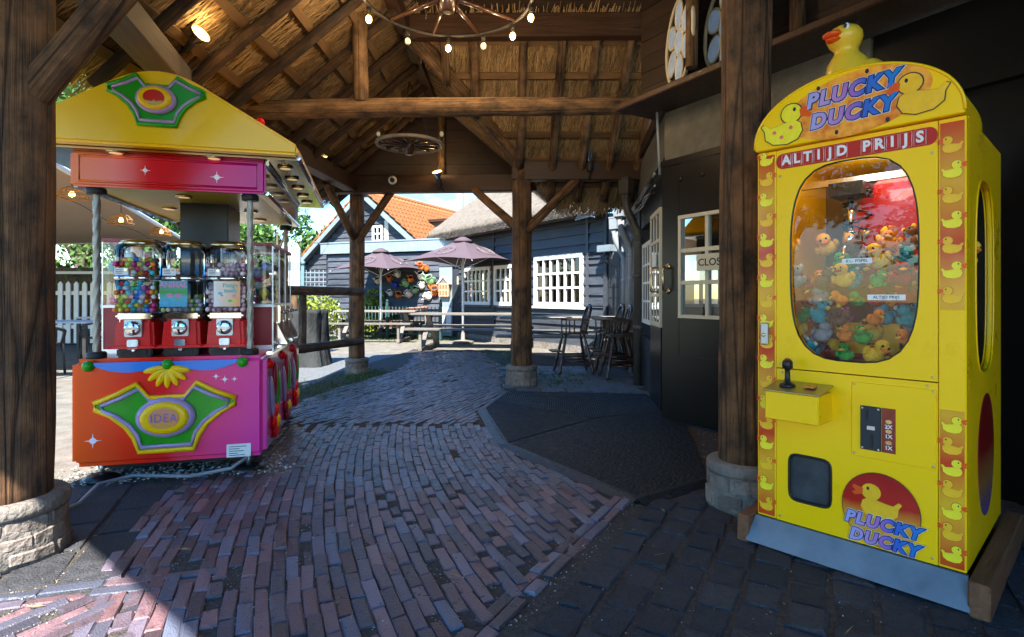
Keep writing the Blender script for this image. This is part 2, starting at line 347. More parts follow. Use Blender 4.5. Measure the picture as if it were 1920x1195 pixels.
# ================================================================== GROUND AND PAVING
def sheet(name, poly, z, mat, kind='structure'):
    return tag(MB().add([(x, y, z) for x, y in poly], [list(range(len(poly)))]).build(name, mat, recalc=False), kind=kind)
sheet('ground', [(-160, -60), (160, -60), (160, 260), (-160, 260)], -.03, pm('ground_soil', (.20, .17, .12), .95, var=.4, vs=.6, bump=.4, bs=30))
sheet('courtyard_paving', [(-14, -12), (6, -12), (6, 22), (-14, 22)], -.024, SAND)
BR_DIR = V((-.51, -.86))                       # the double border row beside the slabs
BA = [(-2.02, 3.75), (-1.95, 4.88), (-.22, 4.88), (-.10, 4.18), (.56, 3.10), (-.55, 1.22), (-1.05, 1.0), (-1.30, 1.62), (-1.70, 2.3), (-2.0, 3.1)]
BC = [(-1.0, 1.0), (-1.20, 1.62), (-1.48, 2.10), (-1.75, 2.02), (-3.2, 1.58), (-2.6, .6)]
BB = [(-2.35, 4.90), (-.25, 4.90), (-.33, 5.5), (-.10, 6.56), (-.12, 7.3), (-.2, 9.2), (-.6, 11.3), (-1.95, 11.3), (-1.75, 9.4), (-1.75, 8.2), (-2.2, 6.6)]
def brick_mesh(i, L=.199, W=.0515, H=.05):
    rnd = random.Random(i); m = MB(); c = .0055; j = lambda a: rnd.uniform(-a, a)
    m.cham(-L/2, L/2, -W/2, W/2, -H, 0, c)
    m.v = [(x+j(.0045), y+j(.003), z+(j(.0035) if z > -.02 else 0)) for x, y, z in m.v]
    b = m.build('brick', BRICKP); me = b.data; bpy.data.objects.remove(b); return me
BRM = [brick_mesh(i) for i in range(10)]; BRH = [brick_mesh(30+i, L=.105) for i in range(4)]
spots = []
def lay(poly, ang, px, py, org, warp=0.0, half=True):
    c, s = math.cos(ang), math.sin(ang); xs = [p[0] for p in poly]; ys = [p[1] for p in poly]; n = 80
    for i in range(-n, n):
        for k in range(-2*n, 2*n):
            a = i*px+(px/2 if k % 2 and half else 0)+.018*math.sin(k*7.3); b = k*py
            b2 = b+warp*(a*a)
            x = org[0]+a*c-b2*s; y = org[1]+a*s+b2*c
            if min(xs) < x < max(xs) and min(ys) < y < max(ys) and inpoly(x, y, poly) and inpoly(x+a*0+.05*c, y+.05*s, poly):
                spots.append((x, y, ang+2*warp*a+random.gauss(0, .022), 0))
lay(BA, math.atan2(.95, -.32), .203, .055, (-.7, 3.0), -.05)
lay(BC, math.atan2(.5, -.86)+PI/2, .203, .055, (-1.7, 1.4), 0)
lay(BB, math.atan2(.97, .30), .203, .055, (-1.1, 8.0), .006)
def border(p, q, off):
    p, q = V(p), V(q); d = (q-p); L = d.length; d.normalize(); nrm = V((-d.y, d.x)); t = .1
    while t < L:
        c = p+d*t+nrm*off; spots.append((c.x, c.y, math.atan2(d.y, d.x)+random.gauss(0, .015), 0)); t += .203
for o_ in (0, -.056): border((.66, 3.10), (-.55, 1.06), o_)
border((-2.95, 1.75), (-1.30, 2.25), 0); border((-2.95, 1.68), (-1.30, 2.18), 0)
path = sheet('brick_path', [(-3.05, -.6), (4.2, -.6), (4.2, 5.0), (1.9, 9.6), (-.5, 11.6), (-2.1, 11.6), (-2.6, 8.2), (-2.5, 5.2)], -.009, JOINT)
def vis(s):
    x, y = s[0], s[1]
    if y < .9: return 99
    u = 960+1040*x/y; v = 556+EYE*1040/y
    return y if (-30 < u < 1950 and v < 1225) else 50+y
def piece_jit(s): return T((s[0], s[1], random.gauss(0, .003))) @ R(s[2]) @ R(random.gauss(0, .016), 'X') @ R(random.gauss(0, .009), 'Y')
spots = [s for s in spots if random.random() > .012]
spots.sort(key=vis)
for s in spots[:300]: ob('brick', random.choice(BRM) if random.random() > .1 else random.choice(BRH), path, piece_jit(s))
rest = MB()
for s in spots[300:]:
    Mx = T((s[0], s[1], random.gauss(0, .002))) @ R(s[2]) @ R(random.gauss(0, .006), 'X'); me = random.choice(BRM); k = len(rest.v)
    rest.v += [tuple(Mx @ v.co) for v in me.vertices]
    for p in me.polygons: rest.f.append([k+i for i in p.vertices]); rest.m.append(0); rest.sm.append(False)
tag(rest.build('brick_field', BRICKQ, path, recalc=False), kind='stuff')
def slabs(name, poly, ang, size, org, mat, gap=.012, big=None):
    g = sheet(name, poly, -.012, JOINT2)
    c, s = math.cos(ang), math.sin(ang); ms = []
    sx, sy = size
    for i in range(6):
        m = MB(); m.cham(-sx/2+gap/2, sx/2-gap/2, -sy/2+gap/2, sy/2-gap/2, -.06, 0, .010)
        m.v = [(x+random.uniform(-.008, .008), y+random.uniform(-.008, .008), z+(random.uniform(-.004, .004) if z > -.03 else 0)) for x, y, z in m.v]
        b = m.build('slab', mat); ms.append(b.data); bpy.data.objects.remove(b)
    for i in range(-22, 22):
        for k in range(-22, 22):
            a = i*sx+(sx*.5 if k % 2 else 0); b = k*sy; x = org[0]+a*c-b*s; y = org[1]+a*s+b*c
            if inpoly(x, y, poly): ob('slab', random.choice(ms), g, T((x, y, random.gauss(0, .003))) @ R(ang+random.gauss(0, .012)))
    return g
slabs('slab_paving', [(.79, 3.02), (-.42, .95), (2.6, .9), (3.6, 1.6), (2.6, 3.6), (1.25, 3.3)], math.atan2(.51, -.86)+PI/2, (.18, .145), (.815, 3.0), SLAB)
slabs('doorway_slabs', [(.05, 6.45), (1.6, 6.3), (1.85, 8.9), (-.1, 9.0), (-.02, 7.2)], 0.05, (.30, .30), (.9, 7.6), SLABS)
slabs('slab_strip', [(-1.98, 3.25), (-1.66, 2.2), (-2.2, 1.9), (-3.1, 1.9), (-3.1, 3.1)], math.atan2(.74, -.30), (.32, .215), (-1.93, 2.8), SLAB)
sheet('asphalt_apron', [(-4.0, 7.2), (-2.4, 7.0), (-1.85, 8.0), (-1.8, 9.3), (-2.0, 10.6), (-3.2, 11.2)], -.02, pm('asphalt', (.13, .14, .15), .9, var=.4, vs=30, bump=.6, bs=140))
# loose grit, in the joints and heaped under the stall
def pebbles(name, label, n, fn, r0, r1):
    pts = np.array([fn() for _ in range(n)]); r = np.random.uniform(r0, r1, n)
    base = np.array([(1, 0, 0), (0, 1, 0), (-1, 0, 0), (0, -1, 0), (0, 0, .8), (0, 0, -.8)]); th = np.random.uniform(0, 6.28, n)
    v = np.empty((n, 6, 3)); sc = np.random.uniform(.6, 1.3, (n, 1, 3)); bv = base[None]*sc
    v[..., 0] = bv[..., 0]*np.cos(th)[:, None]-bv[..., 1]*np.sin(th)[:, None]; v[..., 1] = bv[..., 0]*np.sin(th)[:, None]+bv[..., 1]*np.cos(th)[:, None]; v[..., 2] = bv[..., 2]*.7
    v = v*r[:, None, None]+pts[:, None, :]
    f = np.array([(0, 1, 4), (1, 2, 4), (2, 3, 4), (3, 0, 4), (1, 0, 5), (2, 1, 5), (3, 2, 5), (0, 3, 5)])
    q = (f[None]+6*np.arange(n)[:, None, None]).reshape(-1, 3)
    return tag(rawmesh(name, v.reshape(-1, 3), q, GRIT), label, 'gravel', kind='stuff')
def gfloor():
    while True:
        y = random.uniform(1.4, 6)**1.0; x = random.uniform(-2.0, 1.9)
        if x > .66-.6*(3.1-y)+.1 and y < 3.3 and random.random() < .85: continue
        if random.random() < 1.6/y: return (x, y, random.uniform(-.010, -.004))
pebbles('gravel', 'fine pale grit scattered in the joints of the floor', 10000, gfloor, .002, .0052)
def gk():
    a = random.random(); return (-2.75+a*1.25+random.gauss(0, .1), 3.25+a*.3+abs(random.gauss(0, .3)), random.uniform(-.012, .006))
pebbles('gravel', 'loose dark and pale gravel heaped under the candy stall', 1100, gk, .005, .014)
# dropped reed ends and dry leaves
sv_ = []
for i in range(70):
    x, y = random.uniform(-1.9, 1.2), random.uniform(1.5, 5.5); a = random.uniform(0, 6.28); l = random.uniform(.02, .09); d = V((math.cos(a), math.sin(a), 0))*l; s_ = V((-math.sin(a), math.cos(a), 0))*random.choice((.0015, .0015, .008)); p = V((x, y, .006)); sv_ += [p-d/2, p-s_+V((0, 0, .003)), p+d/2+V((0, 0, .004)), p+s_+V((0, 0, .003))]
fv = np.array([tuple(p) for p in sv_]); tag(rawmesh('floor_litter', fv, np.arange(len(fv)).reshape(-1, 4), pm('dry_reed_bits', (.34, .25, .13), .8, var=.2, isl=.5)), 'dropped reed ends and dry leaves on the brick floor', 'litter', kind='stuff')
# ================================================================== THATCHED SHELTER
SH = thing('thatched_shelter', 'open thatched shelter of log posts with reed roof over brick paving', 'shelter')
EX, RX, RZ, SLP = -2.75, -1.1, 3.95, .848      # left thatch edge, ridge x, ridge z, slope
def zl(x): return RZ-SLP*(RX-x)
RY = 5.72
# posts
def ring_noise_post(p, r0, r1, h, mat, lean=(0, 0)): return log('post', (p[0], p[1], .1), (p[0]+lean[0], p[1]+lean[1], h), r0, r1, mat, SH, n=22, wob=.05, step=.14)
POSTS = [((-2.215, 2.42), .165, .155, 2.75, .232, .255), ((1.25, 3.0), .128, .125, 4.2, .19, .24), ((-2.28, 8.15), .115, .105, 2.66, .17, .22), ((.12, 7.05), .135, .12, 2.75, .20, .25)]
for (x, y), r0, r1, h, pr, ph in POSTS:
    log('post', (x, y, ph-.06), (x+(.03 if y < 4 else 0), y, h), r0, r1, LOG, SH, n=24, wob=.035, step=.12)
    pd = MB().rings([(x, y, -.03, pr*1.02, pr*1.02), (x, y, ph*.3, pr*.97, pr*.97), (x, y, ph*.7, pr*.93, pr*.93), (x, y, ph-.05, pr*.90, pr*.90)], 28).build('pedestal', STONE, SH)
    MB().lathe([(pr*.97, ph-.06), (pr*1.0, ph-.045), (pr*.99, ph-.012), (pr*.93, ph), (.02, ph+.001)], 28, T((x, y, 0))).build('capping', STONE, pd)
    rows = max(2, int(ph/.085)); n = max(7, int(2*PI*pr/.17))
    for k in range(rows):
        z0 = k*(ph-.06)/rows; z1 = (k+1)*(ph-.06)/rows
        for j in range(n):
            a0 = 2*PI*(j+.5*(k % 2)+random.uniform(-.06, .06))/n; a1 = a0+2*PI/n*random.uniform(.82, .92)
            if math.sin((a0+a1)/2) > .55: continue
            m = MB(); rr = pr*(1.0-.07*k/rows); o = random.uniform(.004, .010); pts = []
            for zz in (z0+.008, z1-.006):
                for rr2 in (rr-.03, rr+o-.004):
                    for a in (a0, (a0+a1)/2, a1): pts.append((x+rr2*math.cos(a), y+rr2*math.sin(a), zz+random.uniform(-.005, .005)))
            m.add(pts, [(3, 4, 10, 9), (4, 5, 11, 10), (0, 1, 4, 3), (1, 2, 5, 4), (6, 9, 10, 7), (7, 10, 11, 8), (0, 3, 9, 6), (2, 8, 11, 5)])
            m.build('stone', STONEB, pd, bev=.006, seg=1)
log('post', (.20, 7.62, .12), (.20, 7.62, 2.62), .07, .07, BEAM, SH, wob=.02); MB().cham(.10, .30, 7.52, 7.72, -.02, .16, .01).build('pedestal', STONE, SH)
# plates, tie and braces
beam('beam', (-2.0, 2.35, 2.70), (-2.52, 4.35, 2.70), .19, .17, GREYB, SH)
beam('beam', (-2.53, 4.30, 2.70), (-2.24, 8.3, 2.70), .17, .2, BEAM, SH)
beam('beam', (-2.5, 7.9, 2.70), (.35, 7.72, 2.70), .16, .24, BEAM, SH)
beam('beam', (.0, 7.02, 2.70), (1.72, 7.02, 2.70), .16, .235, BEAM, SH)
beam('beam', (-2.15, 2.40, 2.72), (-2.3, .95, 2.72), .16, .2, BEAM, SH)
log('tie_beam', (-2.52, 5.08, 2.83), (1.50, 5.2, 2.92), .088, .08, LOGR, SH, n=16, wob=.07)
for a, b, r in (((-2.26, 8.1, 1.92), (-1.72, 7.92, 2.62), .058), ((-2.3, 8.05, 1.98), (-2.42, 7.2, 2.60), .055), ((.08, 7.08, 1.98), (-.52, 7.7, 2.60), .06), ((.18, 7.0, 1.95), (.83, 7.0, 2.60), .06),
                ((-2.16, 2.42, 1.92), (-1.55, 2.42, 2.66), .072),):
    log('brace', a, b, r, r*.92, LOG, SH, n=12)
log('king_post', (-1.38, 5.08, 2.9), (-1.40, 5.08, 3.72), .07, .07, LOGR, SH); log('king_post', (-.99, 7.78, 2.8), (-.99, 7.78, 3.75), .05, .05, LOGR, SH)
log('valley_rafter', (-1.05, 5.72, 3.84), (.14, 7.1, 2.80), .10, .085, LOGR, SH, n=14, wob=.09)
beam('ridge_beam', (-1.1, 5.66, 3.86), (1.55, 5.66, 3.88), .12, .24, BEAM, SH)
beam('ridge_beam', (-1.1, -1.9, 3.87), (-1.1, 8.2, 3.87), .12, .16, BEAM, SH)
# left slope: rafters along x, battens along y
off = .075
for i in range(13):
    y = 1.15+i*.585+random.uniform(-.04, .04)
    log('rafter', (max(EX+.1, EX+.1-(y-.35)*.70), y, zl(max(EX+.1, EX+.1-(y-.35)*.70))-off-.10), (RX, y+random.uniform(-.05, .05), RZ-off-.08), random.uniform(.042, .055), .042, RAFT, SH, n=9, wob=.1)
for i in range(6):
    x = EX+.2+i*.285; beam('batten', (x, 1.15-(x+2.75)*1.576, zl(x)-off+.005), (x, 8.15, zl(x)-off+.005), .07, .032, BATT, SH, bev=0, up=(-SLP, 0, 1))
# right rear slope: rafters along y, battens along x
def zr(y): return RZ-SLP*(y-RY)
def vx(y): return RX+(y-RY)*.98
for x in (-.72, -.42, .10, .50, .86, 1.21, 1.56):
    y1 = min(7.35, RY+(x-RX)/.98)
    log('rafter', (x+.02, RY+.02, RZ-off-.09), (x, y1, zr(y1)-off-.09), .042, .058, LOGR, SH, n=10, wob=.09)
for i in range(6):
    y = RY+.10+i*.285; beam('batten', (vx(y)+.05, y, zr(y)-off+.002), (1.72, y, zr(y)-off+.002), .065, .03, BATT, SH, bev=0, up=(0, SLP, 1))
# thatch: a thick coat with single reeds on its underside
def thatch(name, quad, nreed, up, th=.28, ln=.5, drop=.05, t0=0):
    """quad: underside corners a b c d; up: the way the stems run"""
    a, b, c, d = [V(q) for q in quad]; n = (b-a).cross(d-a).normalized(); n = n if n.z > 0 else -n
    m = MB(); nu = 10; grid = []
    q = [a, b, c, d]; m.add(q+[p+n*th for p in q], [(0, 1, 2, 3), (4, 5, 6, 7), (0, 1, 5, 4), (1, 2, 6, 5), (2, 3, 7, 6), (3, 0, 4, 7)])
    m.mi = 0; o = m.build(name, [REEDB, THO], SH)
    for p in o.data.polygons: p.material_index = 0 if (p.normal.dot(-n) > .5) else 1
    s, t = np.random.rand(nreed, 1), t0+(1-t0)*np.random.rand(nreed, 1)
    A, B, C, D = [np.array(k) for k in quad]; p = (1-s)*(1-t)*A+s*(1-t)*B+s*t*C+(1-s)*t*D
    u = np.array(V(up).normalized()); nn_ = np.array(n); sd = np.cross(u, nn_); ang = np.random.normal(0, .16, (nreed, 1))
    dr = u*np.cos(ang)+sd*np.sin(ang); wd = np.cross(dr, nn_); L = np.random.uniform(.12, ln, (nreed, 1)); W = np.random.uniform(.003, .0065, (nreed, 1))
    z0 = -np.random.uniform(.004, .03, (nreed, 1)); z1 = -np.random.uniform(.002, drop, (nreed, 1))
    p0 = p-dr*L/2+nn_*z0; p1 = p+dr*L/2+nn_*z1
    v = np.stack([p0-wd*W, p0+wd*W, p1+wd*W*.8, p1-wd*W*.8], 1).reshape(-1, 3)
    rd = rawmesh('reeds', v, np.arange(len(v)).reshape(-1, 4), REED, SH); tag(rd, kind='stuff'); tag(o, kind='stuff'); return o
thatch('thatch', [(EX, .78, zl(EX)), (RX, -1.82, RZ), (RX, 8.35, RZ), (EX, 8.35, zl(EX))], 22000, (1, 0, SLP), t0=.06)
thatch('thatch', [(vx(RY), RY, RZ), (1.75, RY, RZ), (1.75, 7.55, zr(7.55)), (vx(7.55), 7.55, zr(7.55))], 11000, (.15, -1, SLP), drop=.04)
thatch('thatch', [(RX+.001, RY, RZ), (RX+.001, 8.35, RZ), (vx(7.55), 8.35, zr(7.55)), (vx(7.55), 7.56, zr(7.55))], 2500, (-1, 0, SLP))
# drooping reed fringe along the left eave
fr = []
for i in range(2600):
    y = random.uniform(1.15, 8.3); x = EX+random.uniform(-.05, .12); z = zl(EX)+random.uniform(-.02, .16); l = random.uniform(.06, .2); a = random.gauss(0, .2); wv = .006
    p = V((x, y, z)); q = p+V((-l*.75, l*a, -l*.62)); fr += [p+V((0, wv, 0)), p-V((0, wv, 0)), q-V((0, wv*.4, 0)), q+V((0, wv*.4, 0))]
fv = np.array([tuple(p) for p in fr]); tag(rawmesh('reeds', fv, np.arange(len(fv)).reshape(-1, 4), REED, SH), kind='stuff')
# boarded parts of the roof
for i, z in enumerate(np.arange(2.83, 3.86, .155)):
    hw = (RZ-z-.16)/SLP
    h2 = max(.01, hw-.165/SLP)
    if hw > .05: MB().prism([(-hw-.12, 0), (hw+.12, 0), (h2+.12, .165), (-h2-.12, .165)], -.012, .012).build('board', DARKW, SH, T((RX, 7.86-.014*(i % 2), z)))
for i in range(12):
    MB().box(-.17, .17, 0, 7.6, 0, .03).build('board', DARKW, SH, T((-.93+i*.345, -1.9, 4.28+.004*(i % 2))))  # unseen flat ceiling, put in to keep out light from above
MB().box(-1.15, 3.4, -1.95, 5.8, 4.33, 4.37).build('sun_block_deck', DARKW, SH)  # unseen sheet added over the boards to stop sun streaks between them
for i in range(3): MB().box(-1.2, 3.2, 0, .03, 0, .14).build('board', DARKW, SH, T((.1, 5.72+.003*i, 3.90+i*.142)))
MB().box(-.02, .02, -1.95, 5.72, 3.93, 4.32).build('board', DARKW, SH, T((RX-.02, 0, 0)))
# ================================================================== DARK BUILDING ON THE RIGHT
C0 = V((1.42, 5.10)); DW = V((.53, -.85)).normalized()
BD = thing('dark_timber_building', 'black painted building with concrete fascia and glazed doors at right', 'building')
MW = frame(C0, DW)                       # x along the front wall towards the camera's right, y into the building
MS = frame((1.64, 7.1), (C0-V((1.64, 7.1))).normalized()); LS = (C0-V((1.64, 7.1))).length   # side wall, x towards the corner
def pa(name, m, mat, par=None, bev=0, seg=1): return m.build(name, mat, par or BD, bev=bev, seg=seg)
pa('concrete_fascia', MB().box(.0, .78, -.02, .3, 2.36, 2.80, MW).box(.80, 1.75, -.02, .3, 2.36, 2.80, MW), CONC)
pa('wall', MB().box(1.76, 5.6, .0, .15, 2.31, 2.81, MW), BLKP)
pa('wall', MB().box(-.1, 0, -4.2, 0, -.02, 4.35, T((2.98, 2.78, 0))), BLKP)
pa('wall', MB().box(2.50, 2.62, -1.5, 2.62, -.02, 4.35), BLKP)  # unseen wall, added close beside the view to shade the claw machine's flank
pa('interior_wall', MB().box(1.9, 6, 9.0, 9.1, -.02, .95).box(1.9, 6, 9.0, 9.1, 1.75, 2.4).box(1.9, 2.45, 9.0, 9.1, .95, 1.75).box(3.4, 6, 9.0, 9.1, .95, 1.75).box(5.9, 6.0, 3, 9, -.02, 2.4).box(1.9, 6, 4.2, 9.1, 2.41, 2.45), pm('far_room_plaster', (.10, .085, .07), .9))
IW = bpy.data.objects.new('window', None); COL.objects.link(IW); IW.parent = BD; IWM = T((0, 9.0, 0))
pa('concrete_fascia', MB().box(-3.0, LS-.0, -.015, .25, 2.40, 2.79, MS), CONC)
pa('lintel_trim', MB().box(-.02, 5.4, -.05, .1, 2.30, 2.355, MW), BLKP)
pa('plate_beam', MB().box(-.25, 5.4, -.40, .12, 2.82, 2.88, MW), BEAM, bev=.01)
pa('plate_beam', MB().box(-1.2, LS+.05, -.05, .1, 2.81, 2.93, MS), BEAM, bev=.01)
for i in range(10):
    pa('board', MB().box(-.3, 5.4, -.02+.003*(i % 2), .02, 2.96+i*.15, 2.96+i*.15+.145, MW), DARKW)
pa('wall', MB().box(1.12, 5.6, .02, .15, -.02, 2.30, MW), BLKP)
pa('wall', MB().box(1.7, 1.75, -.0, .02, 0, 2.3, MW), BLKP)
log('stud', MW @ V((.60, -.37, 2.93)), MW @ V((.60, -.35, 4.3)), .05, .048, LOGR, BD, n=10)
for x in (1.3, 2.0, 3.0): log('stud', MW @ V((x, -.09, 2.93)), MW @ V((x, -.07, 4.3)), .055, .05, LOGR, BD, n=10)
for a, b, r in (((.9, 3.9, 3.35), (2.3, 3.5, 4.2), .06), ((1.5, 3.1, 3.0), (2.6, 2.8, 3.25), .07)): log('brace', a, b, r, r, LOGR, BD, n=10)
beam('rafter', (1.6, 2.9, 3.2), (2.35, 2.7, 4.2), .10, .12, GREYB, BD)
# rose windows in the boarded gable
def rose(x, z, r, rot):
    g = bpy.data.objects.new('rose_window', None); COL.objects.link(g); g.parent = BD; g.matrix_basis = MW @ T((x, -.21, z)) @ R(rot)
    fr = MB(); fr.tube([(r*math.cos(t), 0, r*math.sin(t)) for t in np.linspace(0, 2*PI, 40)[:-1]], .017, 8, True)
    def petal(cx, cz, a, rl, rs): return [(cx+rl*math.cos(t)*math.cos(a)-rs*math.sin(t)*math.sin(a), cz+rl*math.cos(t)*math.sin(a)+rs*math.sin(t)*math.cos(a)) for t in np.linspace(0, 2*PI, 20)[:-1]]
    ps = [petal(0, 0, 0, r*.3, r*.3)]+[petal(r*.63*math.cos(PI/6+k*PI/3), r*.63*math.sin(PI/6+k*PI/3), PI/6+k*PI/3, r*.32, r*.26) for k in range(6)]
    for p in ps:
        fr.tube([(a, 0, b) for a, b in p], .010, 6, True)
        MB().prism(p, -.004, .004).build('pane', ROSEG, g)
    fr.build('tracery', CREAM, g); MB().prism(circ(0, 0, r, r, 36), .02, .024).build('backing', DARKW, g)
ROSEG = pm('glowing_rose_glass', (.42, .55, .78), .08, var=.25, vs=9, emit=.03, ecol=(.45, .68, 1))  # pale blue and faint glow stand in for daylight behind the panes
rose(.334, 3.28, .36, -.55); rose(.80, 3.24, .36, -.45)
# wide black door leaf with a six-light window, in the front wall
def lights(par, M, x0, x1, z0, z1, nx, nz, bar, fmat, gmat, fw=.035, dp=.03, y=0):
    """frame, bars and panes of a window, front at y"""
    def P_(n, m, mt): return m.build(n, mt, par)
    P_('frame', MB().box(x0, x1, y-dp, y+.03, z1-fw, z1, M).box(x0, x1, y-dp, y+.03, z0, z0+fw, M).box(x0, x0+fw, y-dp+.001, y+.029, z0+fw, z1-fw, M).box(x1-fw, x1, y-dp+.001, y+.029, z0+fw, z1-fw, M), fmat)
    ix0, ix1, iz0, iz1 = x0+fw, x1-fw, z0+fw, z1-fw
    for i in range(1, nx): xx = ix0+(ix1-ix0)*i/nx; P_('glazing_bar', MB().box(xx-bar/2, xx+bar/2, y-dp*.7, y+.02, iz0, iz1, M), fmat)
    for k in range(1, nz): zz = iz0+(iz1-iz0)*k/nz; P_('glazing_bar', MB().box(ix0, ix1, y-dp*.7-.002, y+.018, zz-bar/2, zz+bar/2, M), fmat)
    for i in range(nx):
        for k in range(nz):
            a, b = ix0+(ix1-ix0)*i/nx, ix0+(ix1-ix0)*(i+1)/nx; c, d = iz0+(iz1-iz0)*k/nz, iz0+(iz1-iz0)*(k+1)/nz
            P_('pane', MB().add([M @ V(q) for q in ((a, y, c), (b, y, c), (b, y, d), (a, y, d))], [(0, 1, 2, 3)]), gmat)
DL = bpy.data.objects.new('door', None); COL.objects.link(DL); DL.parent = BD; DL['label'] = 'wide black door leaf with cream six-light window'; DL.matrix_basis = MW
MI = Matrix()
def dp(n, m, mt, bev=0): return m.build(n, mt, DL, bev=bev, seg=1)
dp('door_leaf', MB().box(.0, .20, -.06, -.015, .02, 2.29).box(.80, 1.10, -.06, -.015, .02, 2.29).box(.20, .80, -.06, -.015, 1.83, 2.29).box(.20, .80, -.06, -.015, .02, .93), BLKP, .004)
lights(DL, MI, .20, .80, .93, 1.83, 2, 3, .034, CREAM, GLASS, .03, .03, -.045)
dp('kick_plate', MB().box(.02, 1.08, -.064, -.061, .05, .60), BLKP)
for z in (1.39, 1.17): dp('handle_rose', MB().lathe([(.028, 0), (.028, .008), (.012, .012)], 14, T((.075, -.06, z)) @ R(PI/2, 'X')), BRASS)
dp('handle', MB().tube([(.075, -.065, 1.39), (.075, -.12, 1.38), (.075, -.125, 1.28), (.075, -.12, 1.18), (.075, -.065, 1.17)], .012, 8), BRASS)
for x in (.22, .45): dp('bolt', MB().lathe([(.02, 0), (.02, .006), (.008, .01)], 12, T((x, -.06, 2.15)) @ R(PI/2, 'X')), BLKP)
dp('door_sign', MB().box(.42, .80, -.10, -.088, 1.335, 1.475), CREAM, .003)
text('CLOSED', .085, PRINTD, DL, T((.61, -.1015, 1.402)) @ FT, sx=1.08, off=.0012, name='lettering')
# room behind the door window
pa('interior_floor', MB().box(.05, 3.2, .2, 3.0, .0, .02, MW), GREYW)
lights(IW, IWM, 2.45, 3.4, .95, 1.75, 3, 2, .05, WHITE, GLASS, .05, .03, .0)
# side wall: glazed second leaf, window with pale frame, boards
pa('wall', MB().box(-3.2, -.05, .0, .12, -.02, 2.40, MS).box(-.05, LS-.16, .02, .12, -.02, .62, MS).box(-.05, LS-.16, .02, .12, 1.98, 2.40, MS).box(LS-.16, LS, .015, .12, -.02, 2.4, MS).box(.98, 1.06, .021, .12, .62, 1.98, MS), BLKW)
WN = bpy.data.objects.new('window', None); COL.objects.link(WN); WN.parent = BD; WN.matrix_basis = MS; lights(WN, MI, .25, .97, .80, 1.75, 3, 4, .025, WHITE, GLASS, .05, .008, .0)
D2 = bpy.data.objects.new('door', None); COL.objects.link(D2); D2.parent = BD; D2.matrix_basis = MS; D2['label'] = 'glazed black door leaf seen edge on'
lights(D2, MI, 1.12, 1.78, .82, 1.98, 3, 4, .03, CREAM, GLASS, .045, .008, -.02)
MB().box(1.09, 1.80, -.02, .018, .02, .82).build('door_leaf', BLKP, D2)
MB().box(1.36, 1.58, -.04, -.03, 1.42, 1.55).build('door_sign', WHITE, D2)
MB().tube([(1.74, -.03, 1.40), (1.74, -.10, 1.39), (1.74, -.10, 1.17), (1.74, -.03, 1.16)], .012, 8).build('handle', BRASS, D2)
# cables under the fascia, conduit up to the gable
cb = thing('wall_cables', 'bundle of black cables clipped under the concrete fascia', 'cables')
for i in range(6):
    z = 2.30-.035*i; pts = [MS @ V((-2.8+k*.35, -.05-.012*(i % 3)-.02*abs(math.sin(k*1.3+i)), z+.012*math.sin(k*2+i*1.7))) for k in range(14)]
    MB().tube([p for p in pts], .012, 6).build('cable', BLACK if i % 3 else PIPEB, cb)
MB().tube([MS @ V((LS-.05, -.05, 2.25)), MS @ V((LS-.06, -.06, 2.5)), MS @ V((LS-.02, -.08, 2.8)), MS @ V((LS, -.08, 2.95))], .014, 6).build('conduit', PIPEB, cb)
# downpipes
def pipe(name, label, x, y, z1, r, mat, hopper, dx):
    t = thing(name, label, 'drainpipe', T((x, y, 0)), 'downpipes beside the doorway'); 
    MB().tube([(0, 0, .0), (0, 0, z1-.35), (-.01, 0, z1-.28), (dx*.5, 0, z1-.14), (dx*.9, 0, z1-.02), (dx, 0, z1+.06), (dx, 0, z1+.2)], r, 12).build('pipe', mat, t)
    for z in (.7, 1.35, z1-.40): MB().lathe([(r*1.02, z), (r*1.18, z+.01), (r*1.18, z+.05), (r*1.02, z+.06)], 14).build('pipe_collar', mat, t)
    h = hopper; MB().rings([(dx, 0, z1+.12, r*1.1, r*1.1), (dx, 0, z1+.17, h*.75, h*.75), (dx, 0, z1+.19, h, h), (dx, 0, z1+.36, h*1.06, h*1.06), (dx, 0, z1+.37, h*1.14, h*1.14), (dx, 0, z1+.39, h*1.14, h*1.14)], 4 if h > .09 else 16, sm=False).build('hopper', mat, t)
pipe('downpipe', 'dark grey downpipe with box hopper, nearest the black doors', 1.58, 6.98, 2.22, .052, PIPED, .095, -.14)
pipe('downpipe', 'middle one of three downpipes, grey with cup hopper', 1.76, 8.15, 2.10, .05, PIPEB, .11, -.16)
pipe('downpipe', 'farthest of three downpipes, grey with small cup hopper, by house corner', 1.88, 9.25, 2.05, .05, PIPEB, .10, -.16)
# ================================================================== CANDY STALL (left)
KW, KD = 1.07, 1.76
KM = frame((-2.61, 3.27), (.9675, .2527))
KS = thing('candy_machine_stall', 'orange and pink stall with yellow arched roof and rope twist poles', 'vending stall', KM)
KGRAD = ramp_mat('sprayed_orange_to_purple', 'X', [(0, (.97, .10, .001)), (.28, (.92, .028, .001)), (.50, (.80, .012, .02)), (.58, (.92, .05, .10)), (.78, (.90, .05, .22)), (1.07, (.76, .045, .32))], .28, .08, .10, 2.2)
KFAS = ramp_mat('sprayed_orange_to_magenta', 'X', [(0, (.90, .20, .01)), (.22, (.85, .16, .08)), (.42, (.70, .004, .006)), (.6, (.60, .004, .012)), (.85, (.66, .008, .16)), (1.07, (.55, .004, .20))], .25, .08, .10, 3)
KMIR = pm('gold_mirror', (.60, .52, .30), .12, metal=1, var=.25, vs=3)
def kp(n, m, mt, par=None, bev=0, seg=2): return m.build(n, mt, par or KS, bev=bev, seg=seg)
kp('base_cabinet', MB().box(0, KW, 0, KD, .10, .745), KGRAD, bev=.035, seg=3)
